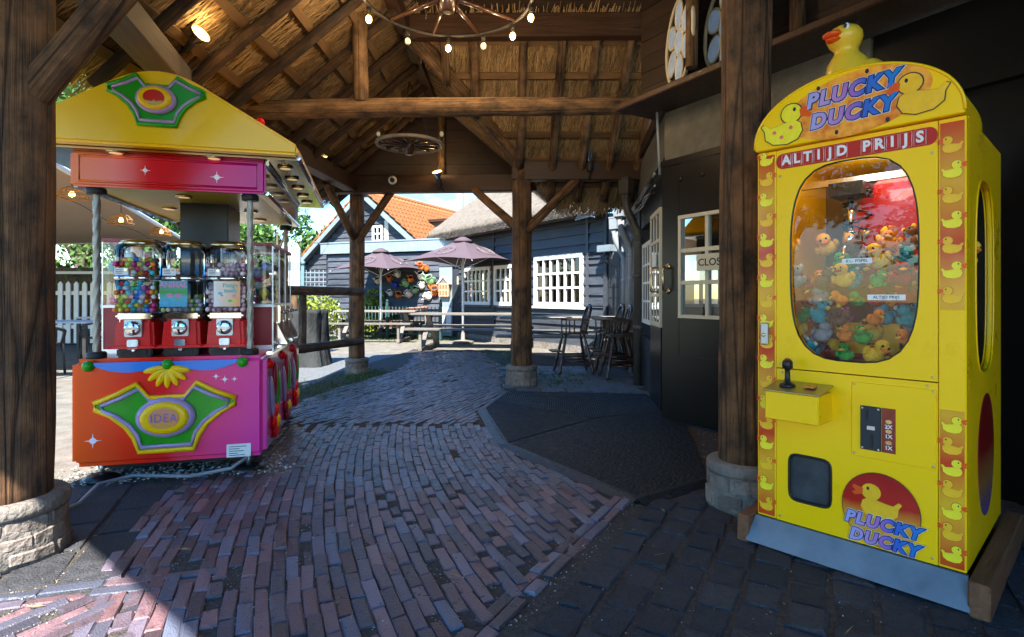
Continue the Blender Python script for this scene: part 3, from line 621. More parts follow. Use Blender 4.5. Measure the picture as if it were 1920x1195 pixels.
kp('underframe', MB().box(.10, KW-.10, .12, KD-.12, .06, .10), BLACK)
for x in (.12, KW-.12):
    for y in (.12, KD-.12):
        f = kp('foot', MB().cyl((x, y, .0), (x, y, .12), .014, n=8), STEEL); kp('foot_pad', MB().lathe([(.10, -.015), (.10, .01), (.06, .03), (.02, .035)], 18, T((x, y, 0))), BLACK, f)
def emblem(par, cx, cz, y, k, rim, inner, name, words, kz=1):
    """winged shield with an oval boss; k = scale"""
    pts = [(-.385, .10), (-.38, .06), (-.30, .02), (-.22, -.05), (-.175, -.12), (-.15, -.205), (.15, -.205), (.175, -.12), (.22, -.05), (.30, .02), (.38, .06), (.385, .10), (.27, .145), (.165, .205), (.10, .12), (-.10, .12), (-.165, .205), (-.27, .145)]
    pts = [(cx+a*k, cz+b*k*kz) for a, b in pts]; sh = [(cx+(a-cx)*.90, cz+(b-cz)*.86) for a, b in pts]; s2 = [(cx+(a-cx)*.80, cz+(b-cz)*.72) for a, b in pts]
    g = MB().prism(pts, y-.012, y+.002).build(name, inner, par)
    MB().tube([(a, y-.012, b) for a, b in pts], .016*k**.5, 8, True).build('outer_rim', rim, g)
    MB().tube([(a, y-.016, b) for a, b in sh], .013*k**.5, 8, True).build('inner_rim', LIL, g)
    MB().rings([(cx, 0, 0, .165*k, .125*k*kz), (cx, 0, .03, .160*k, .12*k*kz), (cx, 0, .042, .14*k, .105*k*kz)], 32, T((0, y-.01, cz)) @ R(PI/2, 'X')).build('oval_ring', LIL, g)
    MB().rings([(cx, 0, .03, .135*k, .10*k*kz), (cx, 0, .052, .13*k, .095*k*kz), (cx, 0, .06, .11*k, .08*k*kz), (cx, 0, .058, .085*k, .065*k*kz)], 32, T((0, y-.01, cz)) @ R(PI/2, 'X')).build('oval_boss', YEL, g)
    d = MB().rings([(cx, 0, .0575, .084*k, .064*k*kz), (cx, 0, .0605, .083*k, .063*k*kz)], 32, T((0, y-.01, cz)) @ R(PI/2, 'X')).build('medallion', MEDO if words else MEDR, g)
    if words: text(words, .072, pm('print_mauve', (.25, .18, .42), .3, var=0), g, T((cx, y-.0715, cz)) @ FT, sx=.85, sp=1.15)
    return g
MEDO = ramp_mat('medallion_orange', 'Z', [(.30, (.8, .42, .02)), (.38, (.78, .30, .14)), (.46, (.78, .33, .2))], .25, .5)
MEDR = ramp_mat('medallion_red', 'Z', [(2.20, (.05, .22, .5)), (2.235, (.65, .50, .12)), (2.25, (.62, .03, .01)), (2.32, (.55, .02, .01))], .25, .5, .03, 60)
emblem(KS, .515, .385, 0, 1.0, YEL, GRN, 'shield_emblem', 'IDEA')
for x in (.098, .517, .937): kp('green_knob', MB().ell((x, -.005, .705), (.033, .03, .033), 16, 10), GRN)
for sx in (0, 1):
    a, b = (.11, .50) if sx == 0 else (.535, .92)
    top = [(a, .722), (b, .722)]; arc = [(b-(b-a)*i/12, .715-.055*math.sin(PI*i/12)**.8) for i in range(13)]
    kp('blue_drape', MB().prism([(a, .724), (b, .724)]+arc, -.012, .002), BLU, bev=.004)
for k in range(7):
    a = PI+PI*(k+.5)/7*1.0; M_ = T((.517, -.010, .690)) @ R(-a, 'Y')
    kp('petal', MB().ell((.072, 0, 0), (.062, .016, .02), 12, 8, M_), YEL)
def star(par, x, z, r, y, n=4):
    p = [(x+(r if i % 2 == 0 else r*.16)*math.cos(PI*i/n), z+(r if i % 2 == 0 else r*.16)*math.sin(PI*i/n)) for i in range(2*n)]
    MB().prism(p, y-.0008, y+.0006).build('printed_star', STARW, par)
STARW = pm('print_star_white', (.9, .82, .86), .3, var=0)
for x, z, r in ((.12, .26, .045), (.785, .62, .022), (.835, .60, .026), (.89, .60, .02)): star(KS, x, z, r, -.0012); kp('printed_star', MB().prism(circ(x, z, r*.4, r*.4, 14), -.0016, .0), STARW)
lb = kp('maker_plate', MB().box(.845, .985, -.003, .0, .108, .19), PRINTW)
for i, z in enumerate((.172, .158, .144, .130, .118)): kp('printed_line', MB().box(.86, .86+(.10, .06, .085, .05, .09)[i], -.0036, -.0028, z, z+.004), PRINTD, lb)
# right flank: moulded flowers and leaves
Fl = T((KW, 0, 0)) @ R(PI/2)            # x runs back along the flank, -y faces outward
for i, (x, z) in enumerate(((.32, .36), (.88, .36), (1.44, .36))):
    for k in range(6):
        a = k*PI/3; c = [(.05), (.03)]
        kp('petal', MB().ell((x+.075*math.cos(a), -.018, z-.10+.075*math.sin(a)), (.05, .018, .05), 10, 7, Fl), RED if i != 1 else DRED)
    kp('flower_boss', MB().ell((x, -.028, z-.10), (.045, .02, .045), 12, 8, Fl), YEL)
    for s_ in (-1, 1): kp('moulded_leaf', MB().ell((.0, 0, 0), (.05, .016, .16), 10, 8, Fl @ T((x+s_*.12, -.012, z+.08)) @ R(s_*.35, 'Y')), GRN if s_ > 0 else LIL)
    kp('moulded_stem', MB().ell((x, -.012, z+.18), (.05, .016, .13), 10, 8, Fl), DRED)
    kp('red_knob', MB().ell((x-.22, -.005, .68), (.035, .03, .035), 12, 8, Fl), RED)
kp('chrome_ledge', MB().box(.02, KD-.02, -.045, .0, .742, .768, Fl), CHROME, bev=.006)
kp('side_panel', MB().box(.04, KD-.04, -.006, .002, .14, .72, Fl), pm('magenta_panel', (.42, .02, .22), .2, var=.1, coat=.5))
# poles with a rope twist
for x, y in ((.115, .06), (KW-.10, .06), (.115, KD-.08), (KW-.10, KD-.08)):
    m = MB(); n, k = 12, 130; z0, z1 = .77, 1.76
    for i in range(k+1):
        z = z0+(z1-z0)*i/k
        for j in range(n):
            a = 2*PI*j/n; r = .0185+.0035*math.cos(4*(a-i*.11)); m.v.append((x+r*math.cos(a), y+r*math.sin(a), z))
    for i in range(k):
        for j in range(n): m.f.append([i*n+j, i*n+(j+1) % n, (i+1)*n+(j+1) % n, (i+1)*n+j]); m.m.append(0); m.sm.append(True)
    pole = kp('rope_pole', m, pm('rope_pole_paint', (.36, .34, .29), .4, var=.2, vs=30, metal=.3) if 'rope_pole_paint' not in bpy.data.materials else bpy.data.materials['rope_pole_paint'])
    for z in (.745, 1.735): kp('pole_cap', MB().lathe([(.05, z), (.052, z+.008), (.052, z+.032), (.045, z+.04)], 20, T((x, y, 0))), IRON, pole)
kp('column', MB().box(.40, .72, .62, 1.0, .745, 1.80), BLKP, bev=.01)
# roof: arched gable, fascia, mirror soffit
GY = -.15
arch = [-.26+1.54*i/32 for i in range(33)]
def arch_z(x):
    c = abs(x-.51)/.77; a = .30
    lin = 2.515-.455*c
    return lin if c > a else 2.515-.455*(a/2+c*c/(2*a))
top = [(x, arch_z(x)) for x in arch]
kp('roof_gable', MB().prism([(-.26, 2.0)]+top+[(1.28, 2.0)], GY, GY+.09), YEL, bev=.016, seg=3)
kp('roof_shell', MB().prism([(-.25, 2.02)]+[(x, z-.012) for x, z in top]+[(1.27, 2.02)], GY+.09, KD+.16), YEL)
emblem(KS, .512, 2.265, GY-.002, .66, GRN, GRN, 'shield_emblem', None, 1.05)
sf = kp('soffit', MB().box(-.25, 1.27, GY+.091, KD+.16, 1.985, 2.018), KMIR)
for a, b in (((1.275, GY+.09, 2.0), (1.275, KD+.17, 2.0)), ((-.255, GY+.09, 2.0), (-.255, KD+.17, 2.0))): kp('chrome_trim', MB().tube([a, b], .014, 8), CHROME)
kp('fascia', MB().box(0, KW, -.0, .05, 1.775, 1.984), KFAS, bev=.014, seg=3)
fr_ = MB(); q = [(.05, 1.805), (KW-.05, 1.805), (KW-.05, 1.955), (.05, 1.955)]
kp('fascia_moulding', fr_.tube([(a, -.002, b) for a, b in q], .008, 6, True), KFAS)
for x, z, r in ((.395, 1.885, .03), (.79, 1.865, .04)): star(KS, x, z, r, -.003); kp('printed_star', MB().prism(circ(x, z, r*.4, r*.4, 14), -.0036, .0), STARW)
kp('fascia', MB().box(KW-.05, KW-.002, .051, KD, 1.775, 1.984).box(.002, .05, .051, KD, 1.775, 1.984), pm('dark_mirror_panel', (.30, .27, .24), .12, metal=1, var=.3, vs=2))
for z in (1.785, 1.975): kp('chrome_trim', MB().tube([(KW+.004, .05, z), (KW+.004, KD+.01, z)], .012, 8), CHROME)
kp('inner_ceiling', MB().box(.052, KW-.052, .052, KD-.01, 1.79, 1.80), pm('olive_gold_ceiling', (.50, .42, .03), .3, var=.15, vs=3))
def spot(x, y, z):
    s = kp('downlight', MB().lathe([(.045, 0), (.052, -.004), (.05, -.010), (.036, -.012)], 18, T((x, y, z))), BRASS)
    kp('lamp_glass', MB().lathe([(.035, -.0125), (.02, -.0135), (.002, -.014)], 16, T((x, y, z))), LAMPG, s)
LAMPG = pm('warm_lamp_glass', (.9, .7, .35), .2, var=0, emit=.12, ecol=(1, .7, .3))
for x in (.25, .78): spot(x, -.03, 1.984)
for y in (.15, .5, .85, 1.2, 1.55): spot(1.17, y, 1.984)
for x, y in ((.52, .3), (.25, .9), (.82, .9), (.3, 1.4), (.8, 1.4)): spot(x, y, 1.789)
kp('red_beacon', MB().ell((1.02, .5, 2.27), (.06, .06, .055)), RED); kp('red_beacon', MB().ell((.98, .35, 2.33), (.03, .03, .03)), RED)
# gumball machines on the counter
def gumball(x, label, poster):
    M_ = KM @ T((x, .20, .745)); g = thing('gumball_machine', label, 'gumball machine', M_, 'gumball machines on the stall counter')
    def p(n, m, mt, par=None, bev=0): return m.build(n, mt, par or g, bev=bev)
    p('tray_base', MB().box(-.098, .098, -.10, .10, 0, .052), BLACK, bev=.008)
    p('tray_slot', MB().box(-.07, .07, -.106, -.10, .012, .04), IRON)
    m = MB(); m.add([(-.112, -.115, .052), (.112, -.115, .052), (.112, .11, .052), (-.112, .11, .052), (-.10, -.10, .232), (.10, -.10, .232), (.10, .10, .232), (-.10, .10, .232)], [(0, 1, 2, 3), (4, 5, 6, 7), (0, 1, 5, 4), (1, 2, 6, 5), (2, 3, 7, 6), (3, 0, 4, 7)])
    p('red_body', m, RED, bev=.018)
    p('collar', MB().box(-.104, .104, -.104, .104, .235, .268), CHROME, bev=.012)
    cp = p('coin_plate', MB().box(-.048, .048, -.123, -.10, .125, .232), STEEL, bev=.004)
    p('dial', MB().lathe([(.045, 0), (.045, .012), (.040, .018), (.01, .02)], 24, T((0, -.122, .178)) @ R(PI/2, 'X')), CHROME, cp)
    p('dial_grip', MB().box(-.038, .038, -.152, -.138, .170, .187), STEEL, cp, bev=.005)
    p('prize_flap', MB().box(-.03, .03, -.132, -.116, .05, .108), pm('blue_chrome_flap', (.45, .62, .85), .15, metal=.8, var=.3, vs=20) if 'blue_chrome_flap' not in bpy.data.materials else bpy.data.materials['blue_chrome_flap'], bev=.004)
    p('lock', MB().lathe([(.012, 0), (.012, .01), (.006, .012)], 14, T((.0, -.106, .040)) @ R(PI/2, 'X')), CHROME)
    def sq(r, z): return (r, z)
    def globe(prof):
        m = MB(); n = 32; b = []
        for r, z in prof:
            for j in range(n):
                t = 2*PI*j/n; c, s = math.cos(t), math.sin(t); k = r/((abs(c)**2.4+abs(s)**2.4)**(1/2.4)); m.v.append((k*c, k*s, z))
        for i in range(len(prof)-1):
            for j in range(n): m.f.append([i*n+j, i*n+(j+1) % n, (i+1)*n+(j+1) % n, (i+1)*n+j]); m.m.append(0); m.sm.append(True)
        return m
    p('lower_globe', globe([(.104, .268), (.124, .285), (.130, .31), (.130, .47), (.126, .478)]), DOME)
    p('upper_globe', globe([(.126, .502), (.130, .51), (.130, .655), (.122, .69), (.105, .705)]), DOME)
    p('globe_floor', globe([(.10, .27), (.001, .271)]), ALU)
    p('chrome_band', globe([(.126, .478), (.134, .482), (.134, .498), (.126, .502)]), CHROME)
    p('lid', globe([(.106, .700), (.112, .706), (.10, .722), (.07, .733), (.001, .738)]), BRASS)
    pc = p('price_card', MB().box(-.095, -.02, -.1335, -.1315, .505, .55), PRINTW)
    for i in range(3): p('printed_line', MB().box(-.088, -.05, -.1342, -.133, .516+.01*i, .519+.01*i), PRINTD, pc)
    p('printed_coin', MB().prism(circ(-.036, .538, .008, .008, 12), -.1342, -.133), BRASS, pc)
    if poster:
        pp = p('poster', MB().box(poster[0], poster[0]+.155, -.1335, -.1315, .31, .472), poster[1])
        for i, (w_, sz, c_, dz) in enumerate(poster[2]): text(w_, sz, c_, pp, T((poster[0]+.078+(.02 if len(poster[2]) > 1 else 0), -.1345, .445-dz)) @ FT, off=.001, name='lettering')
        for k in range(poster[3]):
            rr = random.uniform(.008, .02); cx = poster[0]+random.uniform(.03, .125); cz = random.uniform(.33, .40)
            p('printed_spot', MB().prism(circ(cx, cz, rr, rr*.7, 12), -.1339-.0002*k, -.133), SPOTC[k % len(SPOTC)], pp)
    return M_
SPOTC = [pm('spot_%d' % i, c, .3, var=0) for i, c in enumerate([(.1, .45, .7), (.65, .25, .5), (.75, .6, .08), (.15, .5, .15), (.8, .3, .1)])]
POSTA = ramp_mat('animal_poster', 'Z', [(.31, (.08, .40, .62)), (.37, (.12, .45, .55)), (.40, (.10, .38, .08)), (.472, (.15, .40, .5))], .3, .3, .05, 14)
POSTB = ramp_mat('teeth_poster', 'X', [(-.06, (.75, .78, .8)), (.02, (.78, .55, .42)), (.09, (.80, .32, .12))], .3, .3, .08, 14)
PNK = pm('print_pink', (.80, .28, .52), .3, var=0); TEAL = pm('print_teal', (.05, .42, .45), .3, var=0)
g1 = gumball(.300, 'gumball machine full of mixed bright balls, leftmost of three', None)
g2 = gumball(.560, 'middle gumball machine with empty upper globe and blue animal poster', (-.11, POSTA, [('ANIMAL', .042, PNK, 0)], 7))
g3 = gumball(.815, 'gumball machine with pale pink capsules and orange teeth poster', (-.06, POSTB, [('Pongo', .036, TEAL, 0), ('teeth', .036, TEAL, .034)], 5))
BALLC = [pm('ball_%d' % i, c, .3, var=.25, vs=25, coat=.1) for i, c in enumerate([(.05, .55, .06), (.45, .75, .04), (.03, .16, .75), (.75, .03, .04), (.85, .25, .02), (.04, .5, .6), (.45, .45, .55), (.65, .06, .25), (.85, .7, .06), (.85, .85, .82)])]
PEARL = [pm('pearl_%d' % i, c, .18, var=.2, vs=20, coat=.7) for i, c in enumerate([(.70, .45, .50), (.55, .33, .42), (.8, .65, .66)])]
CLEARB = [pm('clear_capsule_%d' % i, c, .15, var=.2, vs=20, coat=.7) for i, c in enumerate([(.45, .47, .5), (.30, .33, .36), (.35, .45, .12)])]
def ball_mesh(name, r, mat, nu=12, nv=8):
    b = MB().ell((0, 0, 0), (r, r, r), nu, nv).build(name, mat); me = b.data; bpy.data.objects.remove(b); return me
def fill(M_, meshes, z0, z1, r, names, label, half=.118, lim=999, front=True):
    k = 0; n = int(2*half/(2*r)); z = z0+r; lay_ = 0
    while z < z1 and k < lim:
        for i in range(n):
            for j in range(n if not front else max(2, int(n*.5))):
                if i not in (0, n-1) and j > 1: continue
                x = -half+r+i*2*r*(half/(n*r))+random.uniform(-.3, .3)*r; y = -half+r+j*2*r+random.uniform(-.2, .3)*r+(r if lay_ % 2 else 0)
                if abs(x) > half-r*.8 and y < -half+r*1.3: y += r
                if random.random() < .06 or z+r > z1+random.uniform(-.03, .02): continue
                ci = random.randrange(len(meshes)); o = ob('toy_ball', meshes[ci], None, M_ @ T((x+(r*.8 if lay_ % 2 and i < n-1 else 0), y, z+random.uniform(-.15, .15)*r)) @ R(random.random()*6, 'X')); tag(o, names[ci]+' '+label, 'toy ball', names[ci]+' balls '+label.split(' ', 1)[1]); k += 1
        z += r*1.66; lay_ += 1
bm1 = [ball_mesh('toy_ball', .0165, c) for c in BALLC]; bm2 = [ball_mesh('toy_ball', .0165, c) for c in CLEARB]; bm3 = [ball_mesh('toy_ball', .0165, c) for c in PEARL]
BN = ['green', 'lime', 'blue', 'red', 'orange', 'turquoise', 'grey', 'crimson', 'yellow', 'white']
PN3 = ['pale pink', 'dusky pink', 'pinkish white']; CN3 = ['clear', 'smoky clear', 'lime tinted']
fill(g1, bm1, .275, .47, .0165, BN, 'toy ball in lower globe of the leftmost gumball machine')
fill(g1, bm1, .505, .625, .0165, BN, 'toy ball in upper globe of the leftmost gumball machine')
fill(g2, bm2, .275, .40, .0165, CN3, 'capsule low in the middle gumball machine')
fill(g3, bm3, .275, .47, .0165, PN3, 'capsule in lower globe of the gumball machine with teeth poster')
fill(g3, bm3, .505, .60, .0165, PN3, 'capsule in upper globe of the gumball machine with teeth poster')
# tall glazed capsule machines at the back of the counter
def caps(M_, label):
    """local: faces -y, 0.3 wide, 0.36 deep"""
    g = thing('capsule_machine', label, 'capsule machine', M_, 'tall capsule machines on the stall'); W_, D_ = .15, .17
    def p(n, m, mt, par=None, bev=0): return m.build(n, mt, par or g, bev=bev)
    p('red_base', MB().box(-W_+.006, W_-.006, -D_+.006, D_-.006, .03, .30), DRED); p('foot_rail', MB().box(-W_, W_, -D_, D_, .0, .03), ALU)
    for sx in (-1, 1):
        for sy in (-1, 1): p('corner_post', MB().box(sx*W_-.008 if sx > 0 else -W_-.0, sx*W_ if sx > 0 else -W_+.008, sy*D_-.008 if sy > 0 else -D_, sy*D_ if sy > 0 else -D_+.008, .031, .73), ALU)
    p('mid_rail', MB().box(-W_-.002, W_+.002, -D_-.002, D_+.002, .30, .318), ALU); p('top', MB().box(-W_-.006, W_+.006, -D_-.006, D_+.006, .73, .755), DRED, bev=.004)
    for x0, x1, y0, y1 in ((-W_+.009, W_-.009, -D_+.003, -D_+.003), (-W_+.009, W_-.009, D_-.003, D_-.003)): p('pane', MB().add([(x0, y0, .32), (x1, y1, .32), (x1, y1, .73), (x0, y0, .73)], [(0, 1, 2, 3)]), CGLASS)
    for x0 in (-W_+.003, W_-.003): p('pane', MB().add([(x0, -D_+.009, .32), (x0, D_-.009, .32), (x0, D_-.009, .73), (x0, -D_+.009, .73)], [(0, 1, 2, 3)]), CGLASS)
    mc = p('coin_mechanism', MB().box(-.04, .04, -D_-.03, -D_, .18, .31), CHROME, bev=.006)
    p('handle', MB().tube([(0, -D_-.03, .26), (0, -D_-.06, .26), (.05, -D_-.065, .25)], .010, 8), CHROME, mc)
    p('prize_chute', MB().add([(-.05, -D_-.005, .19), (.05, -D_-.005, .19), (.05, -D_-.08, .03), (-.05, -D_-.08, .03), (-.05, -D_+.0, .03), (.05, -D_+.0, .03)], [(0, 1, 2, 3), (0, 3, 4), (1, 5, 2)]), CHROME)
    return M_
cb4 = [ball_mesh('toy_ball', .034, c, 14, 10) for c in BALLC]
cl = caps(KM @ T((.175, .52, .745)) @ R(0), 'tall glazed capsule machine at the left, behind the full globe')
def heap(M_, meshes, n, label, group):
    for k in range(n): ci = random.randrange(len(meshes)); o = ob('toy_capsule', meshes[ci], None, M_ @ T((random.choice((-1, 1))*random.uniform(.03, .105), random.uniform(-.13, .10), .36+.30*(k/n)+random.uniform(-.02, .02)))); tag(o, 'large '+BN[ci]+' capsule in '+label, 'toy capsule', BN[ci]+' capsules in '+label)
heap(cl, cb4, 22, 'the tall machine at the left', '')
for i, d in enumerate(('nearest of three', 'middle of three', 'rearmost of three')):
    c_ = caps(KM @ T((.885, .56+i*.315, .745)) @ R(PI/2), 'tall glazed capsule machine facing the path, %s' % d)
    heap(c_, cb4, 20 if i == 0 else 12, 'the %s right hand tall machines' % d, '')
cab = tag(MB().tube([(-2.42, 2.3, .012), (-2.33, 2.75, .012), (-2.30, 2.95, .02), (-2.40, 3.22, .03), (-2.30, 3.36, .035), (-1.95, 3.36, .03), (-1.75, 3.45, .05), (-1.68, 3.52, .10)], .011, 8).build('power_cable', PIPEB), 'grey power cable lying on the ground under the candy stall', 'cable')
# ================================================================== CLAW MACHINE (right)
CM = frame((1.1395, 2.5706), (.6734, -.7393)); CW, CD = .757, .84; ZB, ZT = .114, 1.782
CL = thing('claw_machine', 'tall yellow claw machine full of plush ducks under a round arch sign', 'claw machine', CM)
def cp(n, m, mt, par=None, bev=0, seg=1): return m.build(n, mt, par or CL, bev=bev, seg=seg)
def holed(x0, x1, z0, z1, cx, cz, a, b, n_, y0, y1, M_=None, k=56):
    """flat panel with a superellipse opening"""
    ang = sorted(set([2*PI*i/k for i in range(k)]+[math.atan2(zz-cz, xx-cx) % (2*PI) for xx in (x0, x1) for zz in (z0, z1)])); o_, i_ = [], []
    for t in ang:
        c, s = math.cos(t), math.sin(t); r = 1/((abs(c/a)**n_+abs(s/b)**n_)**(1/n_)); i_.append((cx+r*c, cz+r*s))
        q = min(((x1-cx)/c if c > 1e-9 else 1e9), ((x0-cx)/c if c < -1e-9 else 1e9), ((z1-cz)/s if s > 1e-9 else 1e9), ((z0-cz)/s if s < -1e-9 else 1e9)); o_.append((cx+q*c, cz+q*s))
    m = MB().ringface(o_, i_, y0, M_); m.ringface(o_, i_, y1, M_); n = len(ang)
    for lp in (o_, i_):
        p = [V((x, y0, z)) for x, z in lp]+[V((x, y1, z)) for x, z in lp]; p = [M_ @ q for q in p] if M_ else p
        m.add(p, [[i, (i+1) % n, n+(i+1) % n, n+i] for i in range(n)])
    return m, i_
SW = .083
m, win = holed(SW+.002, CW-SW-.002, .80, ZT-.005, .379, 1.267, .236, .418, 3.3, -.0, .03)
dr = cp('front_door', m, YELC)
cp('glass', MB().add([(x, .018, z) for x, z in win], [list(range(len(win)))]), glass_mat('claw_glass', (.97, .98, .97), 1.15), dr)
cp('window_gasket', MB().tube([(x, .004, z) for x, z in win], .005, 6, True), BLACK, dr)
m, fl = holed(SW+.002, CW-SW-.002, ZB, .795, .224, .322, .084, .101, 7, 0, .03)
lo = cp('lower_front', m, YELC)
cp('prize_flap', MB().prism(fl, .015, .02), pm('smoked_flap', (.05, .055, .06), .25, var=.4, vs=10), lo); cp('flap_gasket', MB().tube([(x, .0, z) for x, z in fl], .006, 6, True), BLACK, lo)
cp('service_panel', MB().box(.386, .668, -.004, .0, .468, .770), YELC, lo, bev=.002)
for x0, x1 in ((0, SW), (CW-SW, CW)): cp('front_stile', MB().box(x0, x1, -.002, .04, ZB, ZT-.004), YELC, bev=.003)
MS_ = T((CW, 0, 0)) @ R(PI/2)      # right flank: x runs back, -y faces outward
m, sw = holed(.041, CD, ZB, ZT, .40, 1.20, .22, .39, 3.3, -.0, .02, MS_)
sd = cp('side_panel', m, YELC)
cp('glass', MB().add([MS_ @ V((x, .012, z)) for x, z in sw], [list(range(len(sw)))]), CGLASS, sd)
cp('window_gasket', MB().tube([MS_ @ V((x, .0, z)) for x, z in sw], .004, 6, True), YEL, sd)
cp('side_panel', MB().box(0, .02, .041, CD, ZB, ZT), YELC); cp('back_panel', MB().box(.02, CW-.02, CD-.02, CD-.001, ZB, ZT), pm('claw_inside_back', (.16, .11, .05), .4, var=.3, vs=4))
cp('cabinet_top', MB().box(.001, CW-.021, .041, CD-.002, ZT-.02, ZT-.001), YELC); cp('prize_deck', MB().box(.021, CW-.021, .05, CD-.021, .82, .84), DRED)
# arch sign
ar = [(CW/2+CW/2*math.cos(PI*i/36), 1.792+.256*math.sin(PI*i/36)**.92) for i in range(37)]
asn = cp('arch_sign', MB().prism([(CW, ZT)]+ar+[(0, ZT)], -.03, .34), YELC, bev=.004)
cp('arch_edge', MB().tube([(x, -.03, z) for x, z in ar], .006, 6), YEL, asn)
ORA = pm('print_orange_ducks', (.80, .30, .03), .3, var=.35, vs=16, dark=(.62, .06, .01), dk=.44)
e_ = []
for i in range(40):
    t = 2*PI*i/40; e_.append((.40+.262*math.cos(t), 1.905+.128*math.sin(t)+.02*math.cos(t)))
gp = cp('sign_graphic', MB().prism(e_, -.0325, -.0305), ORA, asn)
for x, z in ((.20, 1.93), (.27, 2.0), (.45, 2.02), (.56, 1.99), (.52, 1.81), (.34, 1.80), (.44, 1.885)): cp('printed_eye', MB().prism(circ(x, z, .007, .010, 10), -.0332, -.032), PRINTD, gp)
LETG = {}
def letters(par, cx, cz, size, y, name, words, tilt=0, sx=.95):
    gm = ramp_mat('letter_gradient_'+name, 'X', [(-size*2.2, (.35, .42, .75)), (-size*1.0, (.50, .30, .60)), (-.0, (.42, .16, .50)), (size*.7, (.05, .14, .55)), (size*2.2, (.02, .22, .60))], .25, .4)
    M_ = T((cx, y, cz)) @ R(-tilt, 'Y') @ FT
    text(words, size, PRINTW, par, M_, ext=.0005, off=size*.125, shear=.22, sx=sx, sp=1.2)
    text(words, size, NAVY, par, M_ @ T((0, 0, .0012)), ext=.0005, off=size*.10, shear=.22, sx=sx, sp=1.2)
    text(words, size, gm, par, M_ @ T((0, 0, .0024)), ext=.0006, off=size*.05, shear=.22, sx=sx, sp=1.2)
letters(asn, .388, 1.957, .083, -.0335, 'arch_upper', 'PLUCKY', .05); letters(asn, .388, 1.866, .083, -.0335, 'arch_lower', 'DUCKY', .05)
PORA = pm('print_outline', (.55, .10, .01), .3, var=0)
def duck_print(par, M_, s, col, flip=1, line=None):
    """a flat printed bath duck, about one unit wide"""
    def pl(pts): return [(x*flip*s, z*s) for x, z in pts]
    body = pl([(-.50, .12), (-.42, -.02), (-.40, -.22), (-.22, -.36), (.10, -.40), (.34, -.32), (.44, -.14), (.40, .04), (.26, .14), (.05, .10), (-.15, .06), (-.30, .04), (-.42, .16)])
    head = circ(.20*flip*s, .30*s, .23*s, .22*s, 16); bk = pl([(.38, .36), (.62, .42), (.64, .34), (.56, .26), (.66, .20), (.58, .14), (.40, .20)])
    d = MB()
    if line:
        d.mat(3).prism([(x*1.05, z*1.05) for x, z in body], -.0012, 0).prism(circ(.20*flip*s, .30*s, .255*s, .245*s, 16), -.0013, 0)
    d.mat(0).prism(body, -.0016, 0); d.prism(head, -.0019, 0); d.mat(1).prism(bk, -.0022, 0); d.mat(2).prism(circ(.27*flip*s, .38*s, .035*s, .05*s, 8), -.0025, 0)
    return d.build('printed_duck', [col, BEAK, PRINTD, line or PRINTD], par, M_, recalc=True)
duck_print(asn, T((.125, -.0342, 1.865)), .185, DUCKY, 1, PRINTD); duck_print(asn, T((.628, -.0342, 1.878)), .172, DUCKO, -1, PRINTD)
for x, z in ((.12, 1.825), (.16, 1.86), (.09, 1.85)): cp('printed_spot', MB().prism(circ(x, z, .008, .008, 10), -.0372, -.035), pm('spot_pinkish', (.75, .15, .15), .3, var=0) if 'spot_pinkish' not in bpy.data.materials else bpy.data.materials['spot_pinkish'], asn)
# ALWAYS-A-PRIZE strip
bn = cp('banner', MB().prism([(.112+.028*math.cos(t), 1.725+.034*math.sin(t)) for t in np.linspace(PI/2, 3*PI/2, 9)]+[(.645+.028*math.cos(t), 1.725+.034*math.sin(t)) for t in np.linspace(-PI/2, PI/2, 9)], -.003, 0), PRED, dr)
lx = .128
for i, ch in enumerate('ALTIJD PRIJS'):
    if ch != ' ':
        q = [(lx-.019, 1.697), (lx+.019, 1.697), (lx+.019, 1.753), (lx-.019, 1.753)]
        cp('letter_box', MB().tube([(a, -.003, b) for a, b in q], .0014, 4, True), PRINTW, bn)
        text(ch, .058, PRINTW, bn, T((lx, -.0036, 1.726)) @ FT, off=.0022, sx=.92)
    lx += .0445
# printed duck strips on both stiles
STRIP = ramp_mat('duck_strip', 'Z', [(.114, (.62, .03, .01)), (.25, (.75, .28, .02)), (.36, (.80, .45, .02)), (.5, (.62, .04, .01)), (.68, (.78, .40, .02)), (.9, (.60, .03, .01)), (1.1, (.78, .42, .02)), (1.3, (.60, .03, .01)), (1.55, (.78, .38, .02)), (1.78, (.58, .02, .01))], .3, .3, .1, 10)
sL = cp('duck_strip', MB().box(.006, SW-.006, -.0045, -.002, ZB+.01, ZT-.02), STRIP); sR = cp('duck_strip', MB().box(CW-SW+.006, CW-.006, -.0045, -.002, 1.07, ZT-.02), STRIP); sR2 = cp('duck_strip', MB().box(CW-SW+.006, CW-.006, -.0045, -.002, ZB+.01, .70), STRIP)
k = 0
for par, x, zs in ((sL, SW/2, np.arange(.17, 1.76, .0925)), (sR, CW-SW/2, np.arange(1.12, 1.76, .0925)), (sR2, CW-SW/2, np.arange(.17, .70, .079))):
    for z in zs: duck_print(par, T((x, -.0047, z)), .068, DUCKY if k % 2 else DUCKO, 1 if (k % 2) == (par is not sL) else -1, PORA); k += 1
cp('lock', MB().box(.022, .055, -.028, -.005, .90, 1.0), STEEL, bev=.005); cp('lock_barrel', MB().lathe([(.008, 0), (.008, .004), (.003, .005)], 12, T((.038, -.028, .945)) @ R(PI/2, 'X')), BRASS)
